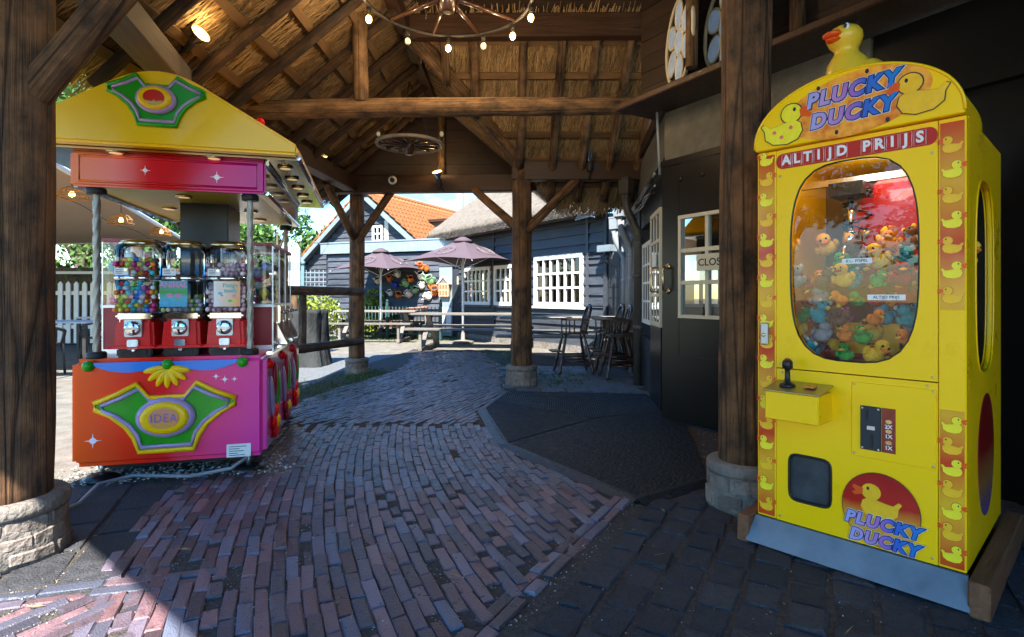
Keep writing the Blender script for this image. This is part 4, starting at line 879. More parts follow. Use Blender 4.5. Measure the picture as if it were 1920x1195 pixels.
# joystick shelf
js = cp('control_box', MB().box(.098, .312, -.155, -.001, .595, .715), YELC, bev=.004)
m = MB(); m.add([(.092, -.162, .716), (.318, -.162, .716), (.318, 0, .74), (.092, 0, .74), (.092, -.162, .722), (.318, -.162, .722), (.318, 0, .746), (.092, 0, .746)], [(0, 1, 2, 3), (4, 5, 6, 7), (0, 1, 5, 4), (1, 2, 6, 5), (2, 3, 7, 6), (3, 0, 4, 7)])
cp('control_plate', m, pm('brass_plate', (.40, .36, .18), .3, metal=.8, var=.15), js, bev=.0015)
cp('joystick', MB().lathe([(.034, .73), (.030, .742), (.012, .752), (.010, .80), (.013, .806), (.021, .812), (.021, .838), (.015, .846)], 18, T((.165, -.085, 0))), BLACK, js)
cp('joystick_button', MB().lathe([(.012, .845), (.012, .851), (.006, .853)], 14, T((.165, -.085, 0))), pm('red_button', (.35, .03, .02), .4, var=0), js)
cp('start_button', MB().box(.235, .275, -.10, -.06, .737, .745), pm('amber_button', (.6, .2, .03), .4, var=0), js)
# coin slot and price column
cs = cp('coin_unit', MB().box(.420, .492, -.012, -.003, .502, .678), pm('coin_black', (.018, .028, .038), .4, var=.15), bev=.003)
cp('coin_slot', MB().box(.44, .447, -.016, -.012, .625, .665), BLACK, cs); cp('return_button', MB().box(.445, .472, -.017, -.012, .585, .60), ALU, cs); cp('coin_slot', MB().box(.456, .464, -.016, -.012, .515, .565), BLACK, cs)
for x in (.428, .484):
    for z in (.51, .67): cp('screw', MB().lathe([(.004, 0), (.004, .002)], 8, T((x, -.012, z)) @ R(PI/2, 'X')), CHROME, cs)
pcn = cp('price_sticker', MB().box(.494, .540, -.006, -.003, .502, .678), pm('print_maroon', (.26, .035, .02), .35, var=.3, vs=40))
for i, (w_, z) in enumerate((('2X', .605), ('1X', .567), ('1X', .522))):
    cp('printed_coin', MB().prism(circ(.517, z+.020, .011, .008, 14), -.0068, -.0055), BRASS, pcn); text(w_, .021, PRINTW, pcn, T((.517, -.0075, z)) @ FT, off=.0005)
for x, z in ((.395, .48), (.659, .48), (.395, .762), (.659, .762), (.10, .815), (.655, .815), (.10, 1.66), (.655, 1.66), (.10, .135), (.655, .135), (.11, .78), (.64, .782)):
    cp('screw', MB().lathe([(.0045, 0), (.004, .002), (.001, .0022)], 8, T((x, -.004 if .4 < z < .77 else .0, z)) @ R(PI/2, 'X')), STEEL)
# round logo decals, drawn without the mascot
DISC = ramp_mat('disc_red_to_orange', 'Z', [(.11, (.75, .30, .02)), (.22, (.78, .36, .03)), (.29, (.50, .02, .012)), (.42, (.36, .006, .008))], .25, .4, .05, 9)
dc = cp('logo_disc', MB().prism(circ(.487, .268, .134, .146, 40), -.0062, -.0045), DISC); cp('disc_edge', MB().tube([(x, -.0055, z) for x, z in circ(.487, .268, .134, .146, 40)], .0016, 4, True), PRINTD, dc)
duck_print(dc, T((.487, -.0066, .29)), .15, DUCKO, -1)
letters(dc, .492, .215, .064, -.010, 'disc_upper', 'PLUCKY', -.02); letters(dc, .497, .148, .064, -.010, 'disc_lower', 'DUCKY', -.02)
DISC2 = ramp_mat('disc_side', 'Z', [(.22, (.04, .05, .3)), (.36, (.45, .2, .05)), (.5, (.30, .01, .01)), (.75, (.22, .004, .008))], .25, .3, .05, 9)
cp('logo_disc', MB().prism(circ(.42, .47, .20, .25, 40), -.0022, -.0005, MS_), DISC2)
# plinth and timbers
cp('base_box', MB().box(.03, CW-.03, .03, CD-.03, .07, ZB-.001), BLACK)
m = MB().add([(-.005, -.012, ZB-.004), (CW+.005, -.012, ZB-.004), (CW+.02, -.085, .012), (-.02, -.085, .012), (-.005, .005, ZB-.004), (CW+.005, .005, ZB-.004), (CW+.02, -.07, .008), (-.02, -.07, .008)], [(0, 1, 2, 3), (4, 5, 6, 7), (0, 1, 5, 4), (1, 2, 6, 5), (2, 3, 7, 6), (3, 0, 4, 7)])
cp('sloping_plinth', m, pm('blue_grey_plinth', (.17, .22, .27), .5, var=.2, vs=8, metal=.2))
PLK = pm('brown_timber', (.17, .075, .035), .7, var=.4, vs=5, st=(8, .8, 8), bump=.3, bs=12)
for x0, x1 in ((-.065, -.012), (CW+.012, CW+.075)): cp('base_timber', MB().box(x0, x1, -.075, CD+.05, -.01, .118), PLK, bev=.006)
# inside: crane, back print and stickers
cp('inner_print', MB().prism(circ(.495, 1.44, .235, .27, 36), .46, .464), ramp_mat('inner_red', 'Z', [(1.1, (.7, .3, .03)), (1.25, (.5, .02, .01)), (1.7, (.45, .01, .01))], .3))
cr = cp('crane_rail', MB().box(.03, CW-.03, .30, .33, 1.64, 1.67), STEEL); cp('crane_carriage', MB().box(.22, .36, .24, .40, 1.58, 1.64), BLACK, cr)
cw = cp('claw', MB().cyl((.29, .32, 1.40), (.29, .32, 1.58), .012, n=8).lathe([(.03, 1.36), (.035, 1.38), (.03, 1.42), (.01, 1.43)], 16, T((.29, .32, 0))), CHROME)
for k in range(3): a = k*2.1+.4; cp('claw_finger', MB().tube([(.29+r_*math.cos(a), .32+r_*math.sin(a), z) for r_, z in ((.02, 1.37), (.07, 1.34), (.085, 1.27), (.05, 1.21))], .006, 6), CHROME, cw)
cp('coiled_cable', MB().tube([(.32+.05*math.sin(i*.15)+.012*math.cos(i*1.2), .30+.012*math.sin(i*1.2), 1.62-.0025*i if i < 90 else 1.40+.0025*(i-90)) for i in range(120)], .004, 5), BLACK)
st_ = cp('price_label', MB().box(.345, .455, .0165, .0175, 1.255, 1.277), PRINTW, dr); text('€1,- P/SPEL', .017, PRINTD, st_, T((.40, .0158, 1.266)) @ FT, ext=.0003)
st_ = cp('price_label', MB().box(.438, .568, .0165, .0175, 1.105, 1.127), PRINTW, dr); text('ALTIJD PRIJS', .017, PRINTD, st_, T((.503, .0158, 1.116)) @ FT, ext=.0003)
for x in (.275, .40): 
    c_ = cp('prize_comb', MB().box(x, x+.085, .30, .303, .86, 1.0), YEL, None); 
    for i in range(9): cp('comb_tooth', MB().box(x-.03, x, .30, .302, .868+i*.014, .874+i*.014), YEL, c_)
point_light('cabinet_lamp', CL, (.38, .25, 1.70), 1.6, (1, .9, .75), .12)
# plush prizes
def plush(mats, s, duck=True):
    m = MB(); m.mat(0).ell((0, 0, .42*s), (.48*s, .42*s, .40*s), 12, 8).ell((0, -.12*s, 1.02*s), (.36*s, .35*s, .34*s), 12, 8)
    if duck: m.mat(1).ell((0, -.50*s, .98*s), (.20*s, .18*s, .08*s), 10, 6)
    else:
        m.mat(1)
        for sx in (-1, 1): m.ell((sx*.26*s, -.1*s, 1.32*s), (.13*s, .07*s, .15*s), 8, 6)
    m.mat(0)
    for sx in (-1, 1): m.ell((sx*.48*s, -.1*s, .55*s), (.14*s, .18*s, .24*s), 8, 6)
    m.mat(2)
    for sx in (-1, 1): m.ell((sx*.14*s, -.42*s, 1.12*s), (.06*s, .04*s, .07*s), 8, 6)
    b = m.build('plush_toy', mats); me = b.data; bpy.data.objects.remove(b); return me
fab = lambda n, c: pm('plush_'+n, c, .95, var=.15, vs=30, bump=.4, bs=160)
PF = [fab('yellow', (.85, .52, .03)), fab('orange', (.85, .25, .02)), fab('green', (.05, .38, .06)), fab('teal', (.03, .35, .42)), fab('brown', (.2, .1, .05)), fab('pink', (.5, .12, .25)), fab('grey', (.3, .32, .36)), fab('red', (.4, .03, .03)), fab('white', (.6, .6, .58))]
PMS = [plush([PF[0], PF[1], PRINTD], 0.088), plush([PF[0], PF[7], PRINTD], 0.082), plush([PF[1], PF[0], PRINTD], .06), plush([PF[2], PF[0], PRINTD], .06), plush([PF[3], PF[8], PRINTD], 0.078, False), plush([PF[4], PF[0], PRINTD], 0.078, False), plush([PF[5], PF[8], PRINTD], .05, False), plush([PF[6], PF[8], PRINTD], 0.078, False), plush([PF[7], PF[0], PRINTD], 0.078)]
PN = ['yellow plush duck with orange bill', 'yellow plush duck with red bill', 'orange plush duck with yellow bill', 'green plush duck with yellow bill', 'teal plush toy with white ears', 'brown plush toy with yellow ears', 'pink plush toy with white ears', 'grey plush toy with white ears', 'red plush duck with yellow bill']
for lay_ in range(7):
    for i in range(6):
        for j in range(3 if lay_ > 3 else 2):
            k = random.choices(range(9), (1.6, 1.2, 2.2, 2.6, 2.2, 1.2, 1.4, 1.3, 1.9))[0]; top_ = .84+lay_*.08
            if top_ > 1.2+.12*(i/5) and random.random() < .55: continue
            o = ob('plush_toy', PMS[k], None, CM @ T((.09+i*.115+random.uniform(-.03, .03), .09+j*.13+random.uniform(-.02, .03)+(.02*lay_ if j == 0 else 0), top_)) @ R(random.uniform(-1, 1)) @ R(random.uniform(-.7, .7), 'X') @ R(random.uniform(-.6, .6), 'Y'))
            tag(o, PN[k]+' heaped in the claw machine', 'plush toy', PN[k]+' in the claw machine')
# big vinyl duck on the cabinet
DK = thing('rubber_duck', 'big yellow rubber duck with orange bill on top of the claw machine', 'rubber duck', CM @ T((.33, .17, 2.00)) @ R(-.40) @ Matrix.Scale(.53, 4))
rg = [(0, .02, .0, .12, .14), (0, .02, .03, .165, .20), (0, .03, .10, .19, .235), (0, .02, .18, .185, .21), (0, -.01, .26, .155, .165), (0, -.03, .32, .11, .115), (0, -.04, .355, .085, .088), (0, -.045, .38, .088, .092), (0, -.055, .415, .115, .12), (0, -.06, .46, .132, .136), (0, -.06, .505, .128, .132), (0, -.055, .545, .10, .104), (0, -.05, .57, .06, .062), (0, -.05, .582, .02, .02)]
MB().rings(rg, 28).ell((0, .22, .20), (.06, .10, .05), 12, 8, R(-.35, 'X')).build('body', DUCKV, DK)
MB().ell((0, -.195, .475), (.075, .07, .028), 14, 8, ).ell((0, -.18, .437), (.06, .06, .018), 14, 8).ell((0, -.155, .49), (.07, .05, .035), 14, 8).build('bill', BEAK, DK)
for sx in (-1, 1):
    e = MB().ell((sx*.082, -.142, .52), (.028, .02, .030), 12, 8).build('eye', PRINTW, DK); MB().ell((sx*.088, -.160, .522), (.016, .012, .018), 10, 8).build('pupil', PRINTD, e)
    MB().ell((sx*.175, .06, .17), (.03, .13, .085), 12, 8, None).build('wing', DUCKV, DK)
# ================================================================== THATCHED HOUSE ACROSS THE YARD
HM = frame((.535, 12.5), (.571, -.821)); HT = thing('thatched_house', 'dark weatherboarded house with thatched roof and white small-paned windows', 'house', HM)
def sub(name, par, M_=None):
    g = bpy.data.objects.new(name, None); COL.objects.link(g); g.parent = par
    if M_ is not None: g.matrix_basis = M_
    return g
def boards(par, x0, x1, z0, z1, step, mat, holes=(), y=0, shape=None, tilt=.042, jit=.0):
    """horizontal lapped boards, cut round the openings (hx0, hx1, hz0, hz1)"""
    br = sorted(set([round(z0+i*step, 4) for i in range(int((z1-z0)/step)+1)]+[z1]+[h for q in holes for h in q[2:]])); br = [b for i, b in enumerate(br) if i == 0 or b-br[i-1] > .012]
    for z, zt in zip(br, br[1:]):
        iv = [(x0, x1)] if shape is None else [shape(z, zt)]
        for hx0, hx1, hz0, hz1 in holes:
            if hz0 < zt-.011 and hz1 > z+.011:
                nv = []
                for a, b in iv:
                    if hx0 > a: nv.append((a, min(b, hx0)))
                    if hx1 < b: nv.append((max(a, hx1), b))
                iv = nv
        for a, b in iv:
            if b-a > .03:
                c = (a+b)/2; h = (b-a)/2
                m = MB().add([(-h, -tilt, 0), (h, -tilt, 0), (h, .02, 0), (-h, .02, 0), (-h, -.002, zt-z), (h, -.002, zt-z), (h, .02, zt-z), (-h, .02, zt-z)], [(0, 1, 2, 3), (4, 5, 6, 7), (0, 1, 5, 4), (1, 2, 6, 5), (2, 3, 7, 6), (3, 0, 4, 7)])
                m.build('board', mat, par, T((c, y+random.uniform(-jit, jit), z)))
WINS = [(-3.23, -1.84, .90, 1.88), (-1.66, -.26, .90, 1.88), (0.0, 1.62, .91, 2.0)]
boards(HT, -4.0, 2.26, .12, 2.86, .205, BLKG, WINS, jit=.003)
for i, (a, b, c, d) in enumerate(WINS):
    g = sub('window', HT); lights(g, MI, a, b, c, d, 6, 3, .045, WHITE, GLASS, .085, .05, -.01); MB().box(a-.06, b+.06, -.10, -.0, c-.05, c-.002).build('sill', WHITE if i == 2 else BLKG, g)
for x in (-4.0, -3.30, -1.75, 1.70, 2.2): MB().box(x, x+.075, -.045, .015, .1, 2.86).build('trim_board', BLKG, HT)
MB().box(-4.2, 2.4, -.05, .03, -.02, .118).build('plinth', STONE, HT)
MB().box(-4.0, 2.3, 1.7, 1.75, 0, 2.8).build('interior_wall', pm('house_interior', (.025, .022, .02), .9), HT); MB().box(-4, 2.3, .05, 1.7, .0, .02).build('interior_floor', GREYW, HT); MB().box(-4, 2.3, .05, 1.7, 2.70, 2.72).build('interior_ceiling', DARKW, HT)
# the return wall at the corner
MB().box(2.262, 2.29, .0, 2.6, 0, 2.7).build('side_wall', BLKW, HT)
for i in range(13): MB().box(2.29, 2.305, .0, 2.5, .1+i*.2, .1+i*.2+.185).build('board', BLKW, HT)
# eave boards and thatch
MB().box(-4.6, 2.7, -.34, -.30, 2.66, 2.80).build('fascia_board', BEAM, HT); MB().box(-4.6, 2.7, -.30, .05, 2.80, 2.83).build('soffit', BEAM, HT)
def roof_patch(par, fn, nu, nv, mat, name='thatch'):
    m = MB(); g = [[fn(i/nu, k/nv) for k in range(nv+1)] for i in range(nu+1)]
    for i in range(nu+1):
        for k in range(nv+1):
            p = V(g[i][k]); p += V((0, 0, 1))*(.035*mnoise.noise(p*2.2)+.02*mnoise.noise(p*7)); m.v.append(tuple(p))
    for i in range(nu):
        for k in range(nv): m.f.append([i*(nv+1)+k, (i+1)*(nv+1)+k, (i+1)*(nv+1)+k+1, i*(nv+1)+k+1]); m.m.append(0); m.sm.append(True)
    return m.build(name, mat, par, recalc=False)
def rp_front(u, v):
    xl, xr = -4.75+2.6*v, 3.6; x = xl+(xr-xl)*u
    if v < .07: return (x, -.42+.02*v, 2.70+v/.07*.24)
    w_ = (v-.07)/.93; return (x, -.42+2.9*w_, 2.94+2.75*w_)
th_ = roof_patch(HT, rp_front, 90, 26, THO); tag(th_, kind='stuff')
def rp_hip(u, v):
    y = -.42+2.9*v+u*(5.8-5.8*v); return (-4.75+2.6*v-.01, y, 2.80+2.89*v)
tag(roof_patch(HT, rp_hip, 40, 20, THO), kind='stuff')
def stub(n, c0, c1, z, zz): pass
frg = []
for i in range(5000):
    x = random.uniform(-4.7, 3.0); z = 2.72+random.uniform(-.03, .2); y = -.42-random.uniform(0, .03); l = random.uniform(.01, .03); wv = .007
    p = V((x, y, z)); q = p+V((random.gauss(0, .01), -.035, -l)); frg += [p+V((wv, 0, 0)), p-V((wv, 0, 0)), q-V((wv*.5, 0, 0)), q+V((wv*.5, 0, 0))]
fv = np.array([tuple(p) for p in frg]); tag(rawmesh('reeds', fv, np.arange(len(fv)).reshape(-1, 4), THO, HT), kind='stuff')
MB().box(1.55, 2.25, -.2, .3, 3.28, 3.31, T((0, 0, 0))).build('roof_plate', ZINC, HT)
tag(MB().box(-.17, .17, -.012, .012, -.11, .11).build('wall_notice', CREAM, None, HM @ T((-3.65, -.05, 1.56))), 'small cream notice on the dark boards left of the windows', 'notice')
ml = thing('meter_box', 'blue grey electric box with looped wires on the house corner', 'meter box', HM @ T((2.1, -.05, 2.0))); 
MB().box(.15, .5, -.22, -.02, -.05, .08).build('case', ZINC, ml, bev=.01)
for i in range(5): MB().tube([(.18+i*.07, -.12, -.05), (.17+i*.07, -.12, -.20-.02*i), (.24+i*.05, -.12, -.26), (.30+i*.05, -.12, -.05)], .009, 6).build('wire', BLACK, ml)
ins = thing('cable_brackets', 'grey ceramic cable brackets under the thatch at house corner', 'brackets', HM @ T((2.0, -.36, 2.62)))
for i in range(4): MB().tube([(-.25+.03*i, 0, .03*i), (.2+.02*i, -.02, .02+.035*i), (.35, -.05, -.02+.05*i)], .016, 6).build('bracket', PIPEB, ins)
for i, (x, nm) in enumerate(((-2.6, 'potted plant inside the leftmost house window'), (-.9, 'tall leafy plant inside the middle house window'), (1.2, 'bushy plant inside the right house window'))):
    g = thing('house_plant', nm, 'plant', HM @ T((x, .55, .85)), 'plants inside the house windows'); MB().lathe([(.09, 0), (.13, .2), (.11, .2)], 14).build('planter', TERRA, g)
    vv = []
    for k in range(60):
        a = random.uniform(0, 6.28); l = random.uniform(.3, .75); d = V((math.cos(a), math.sin(a), 0)); s_ = V((-d.y, d.x, 0))*.03; p0 = V((0, 0, .18)); q0 = d*l*.45+V((0, 0, .2+l*.9)); h0 = (p0+q0)/2+V((0, 0, .06)); vv += [p0, h0-s_, q0, h0+s_]
    fv = np.array([tuple(p) for p in vv]); rawmesh('leaves', fv, np.arange(len(fv)).reshape(-1, 4), LEAF, g)
for x, w_ in ((.35, .10), (.62, .13), (.9, .09), (-3.0, .08), (-2.1, .1)):
    tag(MB().rings([(0, 0, 0, w_, w_), (0, 0, .25, w_*.7, w_*.8), (0.02, 0, .5, w_*1.1, w_), (0, 0, .75, w_*.6, w_*.6), (0, 0, .9, w_*.8, w_*.8), (0, 0, 1.0, w_*.2, w_*.2)], 12).build('carved_figure', PALEW, None, HM @ T((x, .5, .78))), 'carved pale wooden figure behind the %s house window' % ('right' if x > 0 else 'leftmost'), 'figure', 'carved figures behind the %s house window' % ('right' if x > 0 else 'leftmost'))
# ================================================================== LOW BOARDED BUILDING WITH HANGING POTS
PMX = frame((-1.45, 15.3), (.936, -.35)); LB = thing('low_boarded_building', 'low dark boarded building with pale metal parapet behind the parasols', 'building', PMX)
boards(LB, -4.4, -.62, .05, 2.40, .178, BLKG, jit=.003); boards(LB, -.62, .5, 1.95, 2.40, .178, BLKG)
MB().box(-4.6, .6, -.12, -.06, 2.40, 2.70).build('parapet', ZINC, LB); MB().box(-4.62, .62, -.14, 3, 2.70, 2.74).build('coping', ZINC, LB); MB().box(-4.5, .6, .022, 3, 0, 2.69).build('wall', BLKW, LB)
for x in (-3.3, -2.2, -1.1): MB().box(x-.008, x+.008, -.124, -.119, 2.40, 2.70).build('seam', STEEL, LB)
gd = sub('door', LB, T((-.41, -.03, 0))); MB().box(-.20, .20, -.0, .04, .02, 1.93).build('door_leaf', ZINC, gd)
for sx in (-.1, .1): MB().prism([(sx-.075, .15), (sx+.075, .15), (sx+.075, .75)]+[(sx+.075*math.cos(t), .75+.075*math.sin(t)) for t in np.linspace(0, PI, 8)], -.012, .002).build('door_panel', WHITE, gd)
ih = thing('insect_hotel', 'small wooden insect hotel with pointed roof on the grey door', 'insect hotel', PMX @ T((-.41, -.06, 1.12)))
MB().box(-.15, .15, -.10, .0, 0, .36).build('box', pm('pale_wood', (.5, .36, .22), .8, var=.3, vs=20), ih); MB().prism([(-.21, .34), (0, .58), (.21, .34), (.17, .34), (0, .53), (-.17, .34)], -.13, .0).build('roof', WHITE, ih); MB().prism([(-.15, .36), (.15, .36), (0, .51)], -.09, .0).build('loft', GREYW, ih)
for i in range(3):
    for k in range(2): MB().box(-.13+i*.09, -.06+i*.09, -.106, -.10, .03+k*.17, .16+k*.17).build('cell', pm('reed_ends', (.2, .12, .06), .9, var=.7, vs=60) if 'reed_ends' not in bpy.data.materials else bpy.data.materials['reed_ends'], ih)
ENA = {'orange': pm('orange_enamel', (.75, .17, .02), .2, var=.1, coat=.6), 'white': pm('white_enamel', (.78, .76, .7), .2, var=.06, coat=.6), 'blue': pm('blue_enamel', (.02, .06, .5), .2, var=.1, coat=.6), 'green': pm('green_enamel', (.2, .42, .18), .2, var=.15, coat=.6), 'cream': pm('cream_enamel', (.7, .55, .42), .25, var=.1, coat=.5)}
def hang_pot(u, v, col, s, tilt, where):
    Mi = PMX.inverted(); c = V((0, 0, EYE)); d = P(u, v, 1)-c; a = Mi @ c; b = (Mi.to_3x3() @ d); t = (-.10-a.y)/b.y; q = a+b*t
    g = thing('enamel_pot', where, 'pot', PMX @ T(q) @ R(tilt*1.4, 'Y') @ R(.75, 'X'), 'enamel pots hung on the boards'); s *= .68
    MB().lathe([(.09*s, -.15*s), (.12*s, -.13*s), (.125*s, -.03*s), (.105*s, .06*s), (.095*s, .10*s), (.11*s, .13*s), (.10*s, .132*s), (.085*s, .10*s), (.085*s, 0), (.02*s, -.05*s)], 18).build('body', ENA[col], g)
    MB().tube([(.11*s, 0, -.06*s), (.19*s, 0, -.02*s), (.19*s, 0, .07*s), (.11*s, 0, .09*s)], .014*s, 6).build('handle', ENA[col], g)
    MB().lathe([(.085*s, .10*s), (.001, .101*s)], 16, cap=False).build('dark_mouth_disc', BLACK, g)  # black disc across the opening, painting the shade inside the pot
    MB().tube([(-.11*s, 0, -.05*s), (-.17*s, 0, .02*s), (-.22*s, 0, .10*s)], [.03*s, .022*s, .016*s], 8).build('spout', ENA[col], g)
for a in ((730, 522, 'orange', .95, .2, 'small orange enamel jug, upper left of the wall pots'), (745, 514, 'white', .95, -.3, 'cream white jug just under the left parasol edge'), (741, 533, 'blue', .95, .1, 'deep blue enamel jug, the only blue one on the boards'),
          (770, 523, 'orange', .95, .4, 'orange enamel jug in the middle of the top row'), (760, 531, 'green', 1.1, -.4, 'pale green enamel kettle left of centre on the boards'), (789, 516, 'white', 1.2, .2, 'round white enamel pot in the top row'), (789, 535, 'white', 1.05, -.3, 'white enamel jug below the round white pot'),
          (778, 543, 'green', 1.0, .2, 'dark green enamel kettle in the lower middle'), (731, 549, 'white', .9, .0, 'small white pot, lowest at the left end'), (747, 553, 'orange', 1.05, .5, 'orange jug, lowest row left'), (765, 551, 'cream', 1.15, -.4, 'cream jug with pink tinge in the lowest row'),
          (708, 526, 'cream', 1.0, .1, 'cream pot partly hidden by the parasol pole'), (806, 525, 'green', 1.45, .0, 'largest green enamel pot beside the insect hotel'), (815, 545, 'orange', 1.4, .3, 'largest orange enamel kettle at the right end'), (801, 556, 'white', 1.1, -.6, 'white jug tilted against the largest orange kettle'),
          (788, 498, 'orange', 1.0, .2, 'orange jug half hidden by the right parasol'), (798, 503, 'orange', .9, -.2, 'orange jug right of the half hidden one')): hang_pot(*a)
# shelf of flower pots below them and an iron railing
sv = thing('plant_shelf', 'low wooden shelf of terracotta pots under the hanging jugs', 'shelf', PMX @ T((-1.5, -.45, 0)))
MB().box(-.75, .8, -.14, .14, .62, .66).build('board', GREYW, sv); MB().box(-.75, .8, -.14, .14, .22, .26).build('board', GREYW, sv)
for x in (-.7, .0, .75): MB().box(x-.03, x+.03, -.12, .12, 0, .62).build('leg', GREYW, sv)
pt0 = None
for k in range(12):
    lv = k < 8; x = -.68+(k % 8)*.19+(0 if lv else .1); M_ = PMX @ T((-1.5+x, -.45, .66 if lv else .26)) @ R(random.random()) @ Matrix.Scale(random.uniform(.85, 1.15), 4)
    if pt0 is None:
        pt0 = MB().lathe([(.05, 0), (.075, .13), (.085, .13), (.087, .16), (.075, .16), (.06, .08), (.01, .08)], 16).build('flower_pot', TERRA, None, M_); o = pt0
    else: o = copy_tree(pt0, None, M_)
    tag(o, 'terracotta flower pot on the %s board of the plant shelf' % ('upper' if lv else 'lower'), 'flower pot', 'terracotta pots on the plant shelf, %s board' % ('upper' if lv else 'lower'))
def railing(name, label, M_, L, h, n, mat, hoop=False, cat='railing'):
    g = thing(name, label, cat, M_)
    for z in (.12, h-.12): MB().box(0, L, -.012, .012, z, z+.03).build('rail', mat, g)
    me = None
    for i in range(n):
        x = L*(i+.5)/n
        if me is None: b = MB().cyl((0, 0, 0), (0, 0, h), .010, n=6).build('bar', mat, g, T((x, 0, 0))); me = b.data
        else: ob('bar', me, g, T((x, 0, 0)))
    for x in (0, L*.5, L): MB().box(x-.03, x+.03, -.03, .03, 0, h+.12).ell((x, 0, h+.15), (.035, .035, .04), 8, 6).build('post', mat, g)
DGRN = pm('dark_green_iron', (.02, .06, .06), .5, var=.2)
railing('iron_railing', 'dark iron railing in front of the hanging pots', PMX @ T((-3.2, -1.1, 0)), 3.2, .85, 30, DGRN)
railing('iron_railing', 'pale garden railing before the flower bed near the tree stump', frame((-7.2, 15.5), (1, -.05)), 2.4, .75, 22, WHITE)
# ================================================================== HOUSE WITH ORANGE TILES
OM = frame((-5.23, 20), (.9, -.436)); OH = thing('orange_roofed_house', 'dark boarded gabled house with bright orange pantile roof', 'house', OM)
AP, HWD = 4.89, 3.5; osl = lambda x: AP-.02-abs(x)*.80
boards(OH, -3.4, 3.4, .05, AP-.1, .19, BLKG, [(.25, .75, 3.0, 3.7)], shape=lambda z, zt: (-min(3.3, (AP-.1-zt)/.80), min(3.3, (AP-.1-zt)/.80)))
MB().box(-3.2, 3.2, .03, 9, 0, 2.4).build('wall', BLKW, OH)
wg = sub('window', OH); lights(wg, MI, .27, .73, 3.05, 3.65, 2, 2, .05, WHITE, GLASS, .08, .04, -.01); MB().box(.18, .82, -.04, -.0, 2.93, 3.045).build('sill', CREAM, wg); MB().box(.82, .99, -.045, .0, 2.93, 3.8).build('shutter', CREAM, wg)
def tiles(par, x0, z0, x1, z1, y0, y1, name='roof_tiles'):
    ny = int((y1-y0)/.055); L = math.hypot(x1-x0, z1-z0); nr = int(L/.30); V_ = []; F_ = []
    nxn = (z1-z0)/L; sx = -(z1-z0)/L; 
    nx_, nz_ = (-(z1-z0)/L, (x1-x0)/L)
    if nz_ < 0: nx_, nz_ = -nx_, -nz_
    for r in range(nr):
        for e in (0, 1):
            t = (r+e)/nr; lift = .045*(1-e)+.005 if True else 0
            lift = .05 if e == 0 else .01
            for i in range(ny+1):
                y = y0+(y1-y0)*i/ny; hh = lift+.032*math.sin(y*2*PI/.22); V_.append((x0+(x1-x0)*t+nx_*hh, y, z0+(z1-z0)*t+nz_*hh))
    V_ = np.array(V_); q = []
    for r in range(nr*2-1):
        a = r*(ny+1); i = np.arange(ny); q.append(np.stack([a+i, a+i+1, a+ny+2+i, a+ny+1+i], 1))
    o = rawmesh(name, V_, np.concatenate(q), TILE, par); tag(o, kind='stuff'); return o
tiles(OH, 3.7, AP-3.7*.80+.04, 0, AP+.04, -.35, 9.5); tiles(OH, -3.7, AP-3.7*.80+.04, 0, AP+.04, -.35, 9.5)
MB().tube([(0, y, AP+.06) for y in np.arange(-.35, 9.6, .5)], .11, 10).build('ridge_tile', TILE, OH)
for s_ in (-1, 1):
    MB().add([(0, -.36, AP-.02), (s_*3.75, -.36, AP-3.75*.8-.02), (s_*3.75, -.36, AP-3.75*.8-.22), (0, -.36, AP-.22), (0, -.32, AP-.02), (s_*3.75, -.32, AP-3.75*.8-.02), (s_*3.75, -.32, AP-3.75*.8-.22), (0, -.32, AP-.22)], [(0, 1, 2, 3), (4, 5, 6, 7), (0, 1, 5, 4), (1, 2, 6, 5), (2, 3, 7, 6), (3, 0, 4, 7)]).build('verge_board', ZINC, OH)
    MB().add([(0, -.32, AP-.03), (s_*3.7, -.32, AP-3.7*.8-.03), (s_*3.7, .1, AP-3.7*.8-.03), (0, .1, AP-.03)], [(0, 1, 2, 3)]).build('verge_soffit', ZINC, OH)
dm = sub('dormer', OH, T((1.9, 3.2, 3.35)) @ R(PI/2))
MB().box(-1.0, 1.0, -.75, 1.2, -.3, .62).build('cheek', GREYW, dm); MB().box(-1.15, 1.15, -.95, 1.3, .62, .72).build('flat_roof', BEAM, dm); lights(dm, MI, -.05, .85, -.15, .55, 4, 1, .06, ZINC, GLASS, .05, .03, -.77)
for i in range(5): MB().box(-.98, -.1, -.772, -.75, -.25+i*.17, -.25+i*.17+.155).build('board', GREYW, dm)
sp_ = tag(MB().cyl((0, 0, 2.5), (0, 0, 5.35), .13, n=14).cyl((0, 0, 5.35), (0, 0, 5.42), .16, n=14).build('stove_pipe', PIPEB, None, T((-1.72, 18.3, 0))), 'tall grey stove pipe rising in front of the orange roof', 'chimney')
